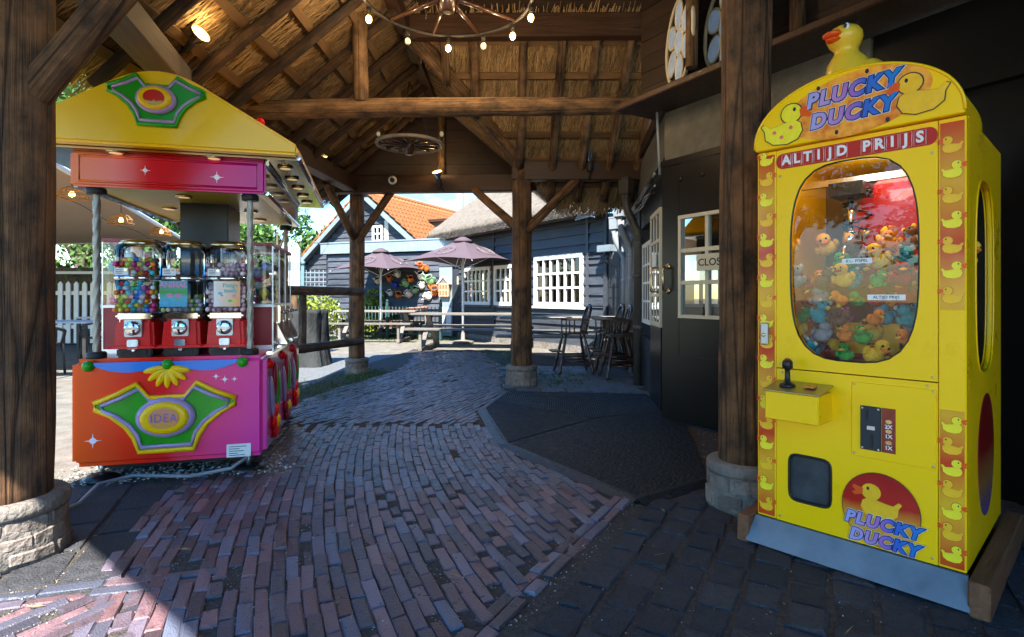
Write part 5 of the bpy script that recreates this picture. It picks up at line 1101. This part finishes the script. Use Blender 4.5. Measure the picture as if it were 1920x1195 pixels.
# ================================================================== PARASOLS
RINGC = pm('print_pale_mauve', (.19, .15, .165), .8, var=0)
def parasol(M_, label, rot, hd=1.36, za=2.53, ze=1.93):
    g = thing('parasol', label, 'parasol', M_, 'mauve parasols in the yard'); m = MB(); A = V((0, 0, za)); cs = [V((hd*math.cos(rot+i*PI/2), hd*math.sin(rot+i*PI/2), ze)) for i in range(4)]
    N = 8
    for i in range(4):
        a, b = cs[i], cs[(i+1) % 4]; k = len(m.v)
        for r in range(N+1):
            for c in range(N+1):
                t = r/N; s = c/N; p = A.lerp(a.lerp(b, s), t); p.z -= .10*t*(1-t)-.10*t*t*math.sin(PI*s)*.8; m.v.append(tuple(p))
        for r in range(N):
            for c in range(N): m.f.append([k+r*(N+1)+c, k+(r+1)*(N+1)+c, k+(r+1)*(N+1)+c+1, k+r*(N+1)+c+1]); m.m.append(0); m.sm.append(True)
    cn = m.build('canopy', MAUVE, g, recalc=False)
    for i in range(4):
        q = (cs[i]+cs[(i+1) % 4])/2; c = A.lerp(q, .62); n = (cs[i]-A).cross(cs[(i+1) % 4]-A).normalized(); n = n if n.z > 0 else -n; x = (cs[(i+1) % 4]-cs[i]).normalized(); y = n.cross(x); c = c+n*.05
        for k_, r in enumerate((.21, .17, .09)): MB().tube([c+x*r*1.25*math.cos(t)+y*r*math.sin(t) for t in np.linspace(0, 2*PI, 28)[:-1]], .007, 4, True).build('printed_ring', RINGC, cn)
    MB().lathe([(.24, za-.095), (.20, za-.04), (.06, za+.03), (.02, za+.035)], 16).build('cap', MAUVE, g)
    MB().cyl((0, 0, 0), (0, 0, za), .03, n=10).build('pole', WHITE, g)
    for i in range(4): MB().tube([V((0, 0, ze-.15)), A.lerp(cs[i], .55)-V((0, 0, .05)), ], .009, 5).build('strut', WHITE, g); MB().tube([A-V((0, 0, .14)), A.lerp(cs[i], .5)-V((0, 0, .09)), cs[i]-V((0, 0, .03))], .009, 5).build('rib', WHITE, g)
    MB().lathe([(.26, -.02), (.26, .04), (.05, .07), (.04, .25)], 16).build('foot', GREYW, g)
parasol(T((-1.19, 13.45, 0)), 'mauve parasol with white rings, the larger right hand one', -1.35, 1.5)
parasol(T((-3.62, 15.3, 0)), 'mauve parasol with white rings, behind the log post', -1.2, 1.34, 2.42, 1.82)
# ================================================================== PICNIC TABLES
def picnic(M_, L, label, src=[None]):
    g = thing('picnic_table', label, 'picnic table', M_, 'picnic tables in the yard')
    h = L/2
    for i in range(5): MB().box(-h, h, -.065, .065, -.02, .02).build('tabletop_plank', GREYW, g, T((0, -.29+i*.145, .74+.002*(i % 2))), bev=.004, seg=1)
    for s_ in (-1, 1):
        for i in range(2): MB().box(-h, h, -.065, .065, -.02, .02).build('bench_plank', GREYW, g, T((0, s_*(.66+i*.142), .45)), bev=.004, seg=1)
        for x in (-h+.32, h-.32): MB().box(-.03, .03, -.045, .045, .06, .43).build('bench_post', GREYW, g, T((x, s_*.74, 0)), bev=.004, seg=1)
    for x in (-h+.32, h-.32):
        for s_ in (-1, 1):
            p0, p1 = V((x+.035*s_, s_*.52, .03)), V((x+.035*s_, -s_*.26, .715)); beam('leg', p0, p1, .06, .10, GREYW, g, .004, up=(1, 0, 0))
        MB().box(-.04, .04, -.80, .80, 0, .075).build('ground_rail', GREYW, g, T((x, 0, 0)), bev=.004, seg=1); MB().box(-.035, .035, -.76, .76, .385, .428).build('cross_rail', GREYW, g, T((x+.072, 0, 0)))
picnic(T((-.85, 12.0, 0)) @ R(-.10), 2.55, 'long picnic table under the larger right hand parasol')
picnic(T((-3.45, 14.3, 0)) @ R(-.06), 2.1, 'picnic table behind the left log post with railing')
picnic(T((-5.9, 17.2, 0)) @ R(.1), 1.8, 'farthest picnic table, left by the trellis')
picnic(T((.92, 9.95, 0)) @ R(-.12), 2.2, 'picnic table closest to the shelter, behind the high chairs')
# ================================================================== CHILDREN'S HIGH CHAIRS
def high_chair(M_, label):
    g = thing('high_chair', label, 'high chair', M_, 'wooden high chairs by the wall')     # faces -x
    def p(n, m): return m.build(n, WOODD, g)
    turned = lambda a, b, r: MB().tube([V(a).lerp(V(b), t) for t in (0, .06, .1, .2, .3, .34, .38, .6, .8, .9, 1)], [r*.8, r, r*1.15, r*.85, r, r*1.25, r, r*1.1, r*.95, r*.8, r*.75], 8)
    for sx in (-1, 1):
        for sy in (-1, 1): p('leg', turned((sx*.25, sy*.22, 0), (sx*.13, sy*.13, .57), .021))
    p('seat', MB().box(-.18, .18, -.17, .17, .57, .60).rings([(0, 0, .60, .17, .16), (0, 0, .605, .12, .11)], 16))
    for z, k in ((.18, .83), (.26, .80)):
        for sy in (-1, 1): p('stretcher', MB().cyl((-.25*k+.02, sy*.215*k, z), (.25*k-.02, sy*.215*k, z), .013, n=8))
    p('stretcher', MB().cyl((.21, -.19, .2), (.21, .19, .2), .013, n=8))
    p('footrest', MB().box(-.34, -.2, -.15, .15, .315, .335))
    for i in range(5): y = -.13+i*.065; p('spindle', turned((.15, y, .6), (.22, y*1.08, .93-.05*abs(i-2)/2), .009))
    p('back_rail', MB().tube([(.15, -.17, .60), (.19, -.18, .80), (.225, -.14, .92), (.24, -.06, .975), (.242, 0, .985), (.24, .06, .975), (.225, .14, .92), (.19, .18, .80), (.15, .17, .60)], [.014, .016, .022, .028, .03, .028, .022, .016, .014], 8))
    for sy in (-1, 1):
        p('arm', MB().box(-.2, .19, sy*.18-.022, sy*.18+.022, .775, .795))
        for x in (-.14, -.02): p('arm_post', turned((x, sy*.165, .6), (x, sy*.18, .775), .011))
    p('tray', MB().box(-.36, -.12, -.2, .2, .797, .813))
high_chair(T((.90, 8.15, 0)) @ R(.1), 'dark wooden high chair standing alone beside the log post')
high_chair(T((1.50, 7.62, 0)) @ R(.05), 'dark wooden high chair nearest the grey downpipe')
high_chair(T((1.50, 8.12, 0)) @ R(-.02), 'dark wooden high chair, second in the row at the wall')
high_chair(T((1.48, 8.62, 0)) @ R(.08), 'dark wooden high chair, rearmost in the row at the wall')
# ================================================================== STUMP, RAIL, TRELLIS AND POST BOARD
sg = MB(); n = 44
for i in range(15):
    z = .92*i/14-.02
    for j in range(n):
        a = 2*PI*j/n; fl_ = .29+.10*(1-i/14)**3; r = fl_*(1+.32*mnoise.noise(V((math.cos(a)*1.5, math.sin(a)*1.5, z*1.2)))+.16*mnoise.noise(V((math.cos(a)*6, math.sin(a)*6, z*1.5)))+.05*mnoise.noise(V((math.cos(a)*14, math.sin(a)*14, z*3))))
        sg.v.append((r*math.cos(a), r*math.sin(a), z))
for i in range(14):
    for j in range(n): sg.f.append([i*n+j, i*n+(j+1) % n, (i+1)*n+(j+1) % n, (i+1)*n+j]); sg.m.append(0); sg.sm.append(True)
sg.mat(0).lathe([(.22, .90), (.20, .7), (.05, .6)], n)
for j in range(n): sg.f.append([14*n+j, 14*n+(j+1) % n, 15*n+(j+1) % n, 15*n+j]); sg.m.append(0); sg.sm.append(True)
tag(sg.build('tree_stump', pm('dark_stump', (.022, .025, .026), .85, var=.7, vs=7, bump=1, bs=25, st=(1, 1, .4)), None, T((-3.36, 9.25, 0))), 'dark gnarled tree stump planter behind the log railing', 'tree stump')
RLG = thing('log_railing', 'two-bar log railing between the candy stall and the log post', 'railing')
log('rail', (-2.20, 8.12, 1.19), (-3.0, 5.9, 1.19), .058, .064, RAILW, RLG); log('rail', (-2.20, 8.12, .47), (-3.0, 5.9, .46), .054, .06, RAILW, RLG); log('baluster', (-2.665, 7.05, .40), (-2.665, 7.05, 1.2), .05, .048, RAILW, RLG); log('baluster', (-3.0, 5.95, .0), (-3.0, 5.95, 1.2), .06, .06, LOG, RLG)
ps = thing('pointed_board_post', 'pale pointed twin boards on a post behind the railing', 'post', T((-4.02, 10.2, 0)))
log('post', (0, .05, 0), (0, .05, 1.5), .06, .055, LOGR, ps)
for x in (-.07, .07): MB().prism([(x-.065, 1.22), (x+.065, 1.22), (x+.065, 1.98), (x, 2.10), (x-.065, 1.98)], -.04, -.0+.002*(x > 0)).build('board', pm('pale_grey_board', (.62, .64, .62), .6, var=.12) if 'pale_grey_board' not in bpy.data.materials else bpy.data.materials['pale_grey_board'], ps)
MB().box(-.14, .14, -.045, .004, 1.60, 1.75).build('band', ZINC, ps)
TG = pm('teal_grey_paint', (.10, .19, .20), .6, var=.15)
TR = thing('trellis_fence', 'blue green trellis fence with ball topped posts behind the flower bed', 'trellis', frame((-7.0, 18.6), (1, -.12)))
for x in (0, 1.15, 2.3): MB().box(x-.06, x+.06, -.06, .06, 0, 2.15).ell((x, 0, 2.24), (.07, .07, .08), 10, 6).build('post', TG, TR)
for i in range(15): MB().box(.1+i*.15, .125+i*.15, -.012, .0, .5, 2.0).build('lath', ZINC, TR)
for i in range(10): MB().box(.06, 2.24, -.026, -.013, .55+i*.15, .575+i*.15).build('lath', ZINC, TR)
# ================================================================== LEFT: CANVAS AWNING, LAMPS, FENCE, CAFE CHAIRS
AW = thing('canvas_awning', 'large beige canvas awning with white edge, left of the stall', 'awning')
a_, b_, c_, d_ = P(30, 268, 6.2), P(345, 452, 12.5), P(-120, 462, 13.2), V((-13, 6.2, 2.55))
def bil(u, v): p = (a_*(1-u)+b_*u)*(1-v)+(d_*(1-u)+c_*u)*v; p = p.copy(); p.z -= .18*math.sin(PI*u)*math.sin(PI*v)*1; return p
m = MB(); N = 20
for i in range(N+1):
    for k in range(N+1): m.v.append(tuple(bil(i/N, k/N)))
for i in range(N):
    for k in range(N): m.f.append([i*(N+1)+k, (i+1)*(N+1)+k, (i+1)*(N+1)+k+1, i*(N+1)+k+1]); m.m.append(0); m.sm.append(True)
m.build('canvas', LINEN, AW, recalc=False)
MB().tube([bil(i/20, 0)+V((0, 0, .02)) for i in range(21)], .035, 6).build('white_hem', CANVW, AW); MB().tube([bil(1, i/20) for i in range(21)], .03, 6).build('white_hem', CANVW, AW)
for u_, v_ in ((1, 0), (1, 1), (0, 1)): p = bil(u_, v_); MB().cyl((p.x, p.y, 0), (p.x, p.y, p.z+.02), .05, n=10).build('pole', ALU, AW)
MB().tube([bil(.1+.045*i, .06)-V((0, 0, .12+.03*math.sin(i*.8))) for i in range(19)], .006, 5).build('lamp_wire', BLACK, AW)
def pendant(u, v, Y, label, w_=.19):
    p = P(u, v, Y); g = thing('pendant_lamp', label, 'pendant lamp', T(p), 'wicker pendants under the awning')
    m = MB()
    for j in range(14): a = 2*PI*j/14; m.tube([(r*w_*math.cos(a), r*w_*math.sin(a), z) for r, z in ((.2, .16), (.6, .13), (.88, .06), (1, 0))], .006, 4)
    for r, z in ((.2, .16), (.6, .13), (.88, .06), (1, 0)): m.tube([(r*w_*math.cos(t), r*w_*math.sin(t), z) for t in np.linspace(0, 2*PI, 20)[:-1]], .008, 4, True)
    m.build('wicker_shade', pm('wicker', (.42, .2, .05), .7, var=.2) if 'wicker' not in bpy.data.materials else bpy.data.materials['wicker'], g)
    MB().ell((0, 0, .06), (.035, .035, .045), 10, 8).build('bulb', BULBON, g); MB().tube([(0, 0, .16), (0, 0, .42)], .006, 5).build('cord', BLACK, g)
pendant(135, 373, 7.6, 'wicker pendant lamp beside the left log post'); pendant(227, 420, 9.0, 'wicker pendant lamp in front of the tall left capsule machine'); pendant(303, 441, 11, 'small far wicker pendant near the awning corner')
FP = thing('picket_fence', 'white picket fence behind the cafe chairs at left', 'fence', frame((-12.5, 11.4), (1, .03)))
pk = None
for i in range(44):
    if pk is None: b = MB().prism([(-.045, .15), (.045, .15), (.045, 1.38), (0, 1.43), (-.045, 1.38)], -.012, .012).build('picket', WHITE, FP, T((i*.165, 0, 0))); pk = b.data
    else: ob('picket', pk, FP, T((i*.165, 0, 0)) @ R(random.gauss(0, .01), 'Y'))
for z in (.45, 1.15): MB().box(-.1, 7.2, .013, .045, z, z+.08).build('rail', WHITE, FP)
MB().box(-.1, 7.2, .9, .94, 1.62, 1.68).build('far_rail', WHITE, FP)
CHB = pm('dark_resin', (.025, .024, .024), .5, var=.15)
def cafe_chair(M_, label):
    g = thing('cafe_chair', label, 'chair', M_, 'dark resin chairs under the awning')
    for sx in (-1, 1):
        MB().tube([(sx*.24, -.25, 0), (sx*.22, -.2, .44)], [.017, .024], 8).build('leg', CHB, g); MB().tube([(sx*.24, .29, 0), (sx*.21, .18, .46)], [.017, .024], 8).build('leg', CHB, g); MB().tube([(sx*.22, -.2, .44), (sx*.26, -.2, .62), (sx*.27, 0, .66), (sx*.23, .24, .70)], .022, 8).build('arm', CHB, g)
    MB().box(-.23, .23, -.23, .2, .43, .455).build('seat', CHB, g, bev=.01)
    m = MB(); bk = lambda a, z: V((a*.22, .20+.10*(z-.46)/.42-.05*(1-a*a)*0+.04*(1-a*a), z))
    for i in range(9):
        for s_ in (-1, 1):
            pts = [bk(-1+.25*i+s_*t*.9, .5+.34*t) for t in np.linspace(0, 1, 5) if abs(-1+.25*i+s_*t*.9) <= 1.001]
            if len(pts) > 1: m.tube(pts, .008, 4)
    m.build('lattice_back', CHB, g); MB().tube([bk(-1, .46), bk(-1, .80), bk(-.8, .86), bk(0, .88), bk(.8, .86), bk(1, .80), bk(1, .46)], .02, 8).build('back_frame', CHB, g)
def cafe_table(M_, label):
    g = thing('cafe_table', label, 'table', M_, 'grey cafe tables'); MB().box(-.6, .6, -.4, .4, .72, .745).build('tabletop', pm('pale_grey_top', (.45, .47, .5), .4, var=.05) if 'pale_grey_top' not in bpy.data.materials else bpy.data.materials['pale_grey_top'], g, bev=.006)
    for sx in (-1, 1):
        for sy in (-1, 1): MB().box(sx*.55-.025, sx*.55+.025, sy*.35-.025, sy*.35+.025, 0, .72).build('leg', CHB, g)
cafe_table(T((-6.9, 8.5, 0)) @ R(.1), 'grey topped cafe table between the dark chairs at left'); cafe_table(T((-7.3, 10.4, 0)), 'farther grey topped cafe table near the picket fence')
cafe_chair(T((-6.65, 7.75, 0)) @ R(PI+.3), 'dark resin chair nearest the stall, back to the camera'); cafe_chair(T((-6.75, 9.2, 0)) @ R(.1), 'dark resin chair with lattice back beyond the near cafe table'); cafe_chair(T((-6.05, 8.6, 0)) @ R(-1.4), 'dark resin chair at the right end of the near cafe table')
cafe_chair(T((-7.0, 11.0, 0)) @ R(.0), 'dark resin chair right against the picket fence'); cafe_chair(T((-6.3, 10.7, 0)) @ R(-.5), 'dark resin chair at the far cafe table, behind the rope pole')
# ================================================================== PLANTS
def leaves(n, fn, size, par, mat, name='foliage'):
    c = np.array([fn() for _ in range(n)]); a = np.random.normal(size=(n, 3)); a /= np.linalg.norm(a, axis=1)[:, None]; b = np.cross(a, np.random.normal(size=(n, 3))); b /= np.linalg.norm(b, axis=1)[:, None]
    s = np.random.uniform(.6, 1.3, (n, 1))*size; v = np.stack([c-a*s, c+b*s*.45, c+a*s, c-b*s*.45], 1).reshape(-1, 3)
    return rawmesh(name, v, np.arange(4*n).reshape(-1, 4), mat, par)
def tree(x, y, h, r, label, mat=LEAF, n=5200, z0=.32, leaf=.13):
    g = thing('tree', label, 'tree', T((x, y, 0)), 'trees around the yard'); rn = random.Random(int(x*97+y*13)); m = MB()
    m.tube([(0, 0, -.1), (.05, 0, h*.25), (0, .06, h*.5), (.05, 0, h*.8)], [h*.035, h*.028, h*.02, h*.006], 10); cl_ = []
    for k in range(16):
        a = rn.uniform(0, 6.28); rr = r*rn.uniform(.25, .95); z = h*rn.uniform(z0, .93); rr *= (1-((z/h-.6)/.5)**2*.75); q = V((rr*math.cos(a), rr*math.sin(a), z)); cl_.append((q, r*rn.uniform(.22, .42)))
        m.tube([(0, 0, max(.2*h, z-.3*h)), q*.5+V((0, 0, z*.42)), q], [h*.012, h*.008, h*.002], 6)
    m.build('trunk', BARK, g)
    def fn():
        q, s = rn.choice(cl_); d = V((rn.gauss(0, 1), rn.gauss(0, 1), rn.gauss(0, .8))); d = d.normalized()*s*rn.random()**.45; p = q+d; return (p.x, p.y, p.z)
    leaves(n, fn, leaf, g, mat, 'crown')
for a in ((-11.5, 17, 8.5, 2.6, 'tall green tree at the far left above the awning'), (-15.5, 20, 9, 3.2, 'broad green tree left of the awning'), (-10.2, 24, 4.9, 2.2, 'green tree left of the orange roofed house'), (-12.9, 26, 5.4, 2.3, 'rounded green tree far behind the stall column'), (-8.4, 27, 4.6, 1.7, 'small light green tree touching the left orange eave'), (-16.5, 27, 6.0, 2.6, 'green tree far left beyond the hedge')): tree(*a)
for a in ((-9.5, -6, 8, 3.2, 'large tree behind the viewer, mirrored in the claw glass'), (-12.5, -2.6, 7.0, 2.6, 'yellowing tree behind the viewer at left', LEAFY)): tree(*a)
SS = thing('shade_sail', 'white shade sail behind the viewer, mirrored in the claw glass', 'shade sail')
MB().add([(-5.6, -.2, 3.0), (-7.2, -3.6, 2.7), (-9.0, -.6, 3.6), (-7.1, -1.5, 2.95)], [(0, 1, 3), (1, 2, 3), (2, 0, 3)]).build('canvas', CANVW, SS, recalc=False)
for p in ((-5.6, -.2, 3.0), (-7.2, -3.6, 2.7), (-9.0, -.6, 3.6)): MB().cyl((p[0], p[1], 0), p, .05, n=10).build('mast', ALU, SS)
HG = thing('hedge', 'clipped green hedge behind the picket fence', 'hedge', T((-9.5, 13.6, 0)))
leaves(9000, lambda: (random.uniform(-4.5, 4.0), random.uniform(-.5, .5), random.uniform(.1, 1.95)+.12*math.sin(random.random()*9)), .075, HG, LEAF); MB().box(-4.5, 4, -.42, .42, 0, 1.8).build('inner_twigs', BARK, HG)
def bush(x, y, h, r, label, mat, n=1500, leaf=.06):
    g = thing('bush', label, 'bush', T((x, y, 0)), 'shrubs in the yard'); 
    def fn(): d = V((random.gauss(0, 1), random.gauss(0, 1), random.gauss(0, 1))).normalized()*random.random()**.35; return (d.x*r, d.y*r, h*.5+d.z*h*.5)
    leaves(n, fn, leaf, g, mat); m = MB()
    for k in range(6): a = k*1.05; m.tube([(0, 0, 0), (r*.5*math.cos(a), r*.5*math.sin(a), h*.7)], [.02, .006], 5)
    m.build('stems', BARK, g)
bush(-5.2, 14.6, 1.25, .75, 'yellow green bush behind the railing bars', LEAFY); bush(-6.2, 15.0, 1.5, .6, 'green flowering bush left of the trellis', LEAF); bush(-4.0, 16.1, 1.35, .5, 'leafy climber right of the log post', LEAFY); bush(-3.3, 15.9, .8, .35, 'small green plant at the foot of the boarded wall', LEAF, 700)
def tufts(n, fn, label):
    V_ = []; 
    for i in range(n):
        x, y = fn(); 
        for k in range(4):
            a = random.uniform(0, 6.28); l = random.uniform(.012, .04); w_ = .003; d = V((math.cos(a), math.sin(a), 0)); s_ = V((-d.y, d.x, 0))*w_; p = V((x+random.gauss(0, .01), y+random.gauss(0, .01), -.015)); q = p+d*l*.6+V((0, 0, l)); V_ += [p-s_, p+s_, q+s_*.3, q-s_*.3]
    fv = np.array([tuple(p) for p in V_]); tag(rawmesh('weeds', fv, np.arange(len(fv)).reshape(-1, 4), LEAF), label, 'weeds', kind='stuff')
tufts(800, lambda: (random.gauss(.55, .4), random.gauss(7.6, .5)), 'thin green weeds in the slab joints near the high chairs'); tufts(500, lambda: (random.gauss(-2.1, .18), random.gauss(7.9, .35)), 'weeds round the foot of the left rear log post'); tufts(900, lambda: (random.uniform(-1.6, 0), random.uniform(8.5, 11.5)), 'moss and weeds in the brick joints towards the yard'); tufts(700, lambda: (random.gauss(-2.3, .3), random.gauss(6.6, .5)), 'weeds along the left edge of the brick path')
tufts(2600, lambda: (random.uniform(-5, .5), random.gauss(15.0, .5)), 'thin grass strip at the foot of the boarded wall')
# ================================================================== DOOR MATS
RIB = bpy.data.materials.new('ribbed_rubber'); RIB.use_nodes = True
def ribbed(name, ang, kind):
    m = pm(name, (.010, .013, .018), .6, var=.3, vs=20, spec=.3); t = m.node_tree; b = t.nodes['Principled BSDF']; tc = nn(t, 'ShaderNodeTexCoord'); mp = nn(t, 'ShaderNodeMapping'); mp.inputs['Rotation'].default_value = (0, 0, ang)
    if kind == 'wave': w_ = nn(t, 'ShaderNodeTexWave'); w_.inputs['Scale'].default_value = 14.0; o = w_.outputs['Fac']; 
    else: w_ = nn(t, 'ShaderNodeTexVoronoi'); w_.inputs['Scale'].default_value = 46; o = w_.outputs['Distance']
    bp = nn(t, 'ShaderNodeBump'); bp.inputs['Strength'].default_value = 1; bp.inputs['Distance'].default_value = .006
    t.links.new(tc.outputs['Object'], mp.inputs[0]); t.links.new(mp.outputs[0], w_.inputs[0]); t.links.new(o, bp.inputs['Height']); t.links.new(bp.outputs[0], b.inputs['Normal']); return m
bpy.data.materials.remove(RIB)
M1, M2, M3, M4, M5, M6 = (-.29, 5.47), (-.06, 6.48), (1.52, 6.28), (1.45, 5.02), (1.19, 3.36), (.68, 3.02); M7 = (-.06, 4.17); MC = (.75, 5.05)
mats = [('rubber_mat', 'ribbed black rubber mat, rear piece beside the slabs', [(-.20, 5.86), M2, M3, (1.47, 5.4), MC], ribbed('ribbed_rubber_a', .08, 'wave')), ('rubber_mat', 'ribbed black rubber mat, middle wedge pointing at the path', [M7, M1, (-.205, 5.845), (.745, 5.035)], ribbed('ribbed_rubber_b', .7, 'wave')), ('rubber_mat', 'studded black rubber mat, front piece at the log post', [(-.045, 4.16), (.75, 5.02), (1.46, 5.385), (1.44, 4.98), (1.50, 4.80), M5, M6], ribbed('studded_rubber', 0, 'vor'))]
for n_, lab, poly, mt in mats:
    o = MB().slab(poly, -.02, .016).build(n_, mt); tag(o, lab, 'door mat', 'rubber mats at the doors')
def edge(par, a, b):
    a, b = V((*a, 0)), V((*b, 0)); d = (b-a).normalized(); n_ = V((d.y, -d.x, 0)); MB().add([a+V((0, 0, .0175)), b+V((0, 0, .0175)), b+n_*.055+V((0, 0, -.004)), a+n_*.055+V((0, 0, -.004)), a+n_*-.03+V((0, 0, .0195)), b+n_*-.03+V((0, 0, .0195))], [(0, 1, 2, 3), (0, 1, 5, 4)]).build('ramp_edge', RUB, par)
mo = [o for o in S.objects if o.name.startswith('rubber_mat')]
edge(mo[0], M2, (-.20, 5.86)); edge(mo[1], (-.205, 5.845), M1); edge(mo[1], M1, M7); edge(mo[2], M7, M6); edge(mo[2], M6, M5); edge(mo[0], M3, M2)
# ================================================================== LAMPS UNDER THE ROOF
def wheel(M_, label, r, bulbs, drop, up, lit, spokes=10, rimw=.03):
    g = thing('wheel_chandelier', label, 'chandelier', M_, 'cartwheel chandeliers')
    MB().tube([(r*math.cos(t), r*math.sin(t), 0) for t in np.linspace(0, 2*PI, 49)[:-1]], rimw, 8, True).build('rim', pm('wheel_wood_%d' % spokes, (.018, .014, .011) if not up else (.26, .22, .18), .6, var=.4, vs=6), g)
    MB().lathe([(.03, -.13), (.055, -.12), (.06, -.03), (.075, 0), (.06, .04), (.03, .08)], 16).build('hub', WOODD, g)
    for i in range(spokes): a = 2*PI*i/spokes; MB().tube([(.05*math.cos(a), .05*math.sin(a), 0), (r*.97*math.cos(a), r*.97*math.sin(a), 0)], [.02, .014], 6).build('spoke', WOODD, g)
    for i in range(3): a = 2.1*i; MB().tube([(r*.7*math.cos(a), r*.7*math.sin(a), .02), (0, 0, .9 if not up else .75)], .005, 5).build('chain', IRON, g)
    for a, on in bulbs:
        x, y = r*math.cos(a), r*math.sin(a); s = 1 if up else -1
        b = MB().cyl((x, y, s*.02), (x, y, s*(drop-.03)), .017, n=10).build('lamp_holder', IRON, g)
        MB().ell((x, y, s*(drop+.012)), (.025, .025, .031), 14, 10).build('bulb', BULBON if on else BULBOFF, b)
        if on: point_light('bulb_light', g, (x, y, s*(drop+.06)), lit)
P8 = [(a, k) for a, k in ((rad(206), 1), (rad(168), 1), (rad(128), 0), (rad(96), 1), (rad(68), 0), (rad(40), 1), (rad(10), 1), (rad(-30), 1), (rad(-75), 1), (rad(-120), 0))]
wheel(T((-.50, 4.30, 3.45)), 'large dark cartwheel chandelier with warm bulbs under the ridge', .66, P8, .10, False, 3.4, 10, .016)
wheel(T((-1.22, 6.6, 2.93)), 'smaller cartwheel chandelier with candle bulbs above the log posts', .38, [(rad(175), 0), (rad(5), 0), (rad(95), 0)], .12, True, 0, 12, .022)
def spotlamp(p, d, label, on, power=12, s=1):
    g = thing('spot_lamp', label, 'spot lamp', axisM(p, V(p)+V(d)), 'spot lamps on the beams')
    MB().lathe([(.024*s, 0), (.028*s, .01), (.028*s, .09*s), (.022*s, .10*s)], 14).build('lamp_holder', IRON, g)
    MB().lathe([(.022*s, .10*s), (.035*s, .13*s), (.058*s, .175*s), (.062*s, .185*s)], 20, cap=False).build('reflector', CHROME, g); MB().lathe([(.060*s, .184*s), (.03*s, .192*s), (.001, .194*s)], 20, cap=False).build('lens', SPOTON if on else pm('lens_off', (.6, .62, .62), .15, var=.2) if 'lens_off' not in bpy.data.materials else bpy.data.materials['lens_off'], g)
    MB().tube([(0, 0, 0), (0, .02, -.05), (.01, .05, -.10)], .012, 6).build('bracket', IRON, g)
    if on: point_light('spot_light', g, (0, 0, .26*s), power, (1, .66, .28), .04)
SPOTON = pm('lit_lens', (1, .7, .3), .2, var=0, emit=1.3, ecol=(1, .58, .12))
spotlamp(P(345, 95, 3.9), (.45, -.2, .25), 'spot lamp on the grey beam above the stall roof', 1, .9, 1.05)
spotlamp(P(592, 308, 7.0), (.5, -.3, .45), 'small spot lamp on the beam right of the stall roof', 1, 1.2, .95)
spotlamp(P(826, 349, 7.6), (-.12, -.35, .6), 'lit yellow spot lamp on the middle of the rear beam', 1, 1.5, 1.1)
spotlamp(P(1106, 322, 6.88), (.0, -.12, 1), 'pale unlit spot lamp on the right rear beam', 0, 0, 1.2)
cv = thing('dome_camera', 'small white dome camera under the rear beam', 'camera', T(P(736, 338, 7.65))); MB().ell((0, 0, 0), (.06, .055, .06), 18, 12).build('housing', WHITE, cv); MB().ell((.005, -.035, -.008), (.035, .03, .035), 16, 10).build('lens', BLACK, cv)
# ================================================================== WIRE ACROSS THE YARD
tag(MB().tube([P(520, 452, 16), P(570, 456, 16.3), P(655, 456, 17)], .008, 5).build('overhead_wire', BLACK), 'thin overhead wire crossing left of the gabled house', 'wire')
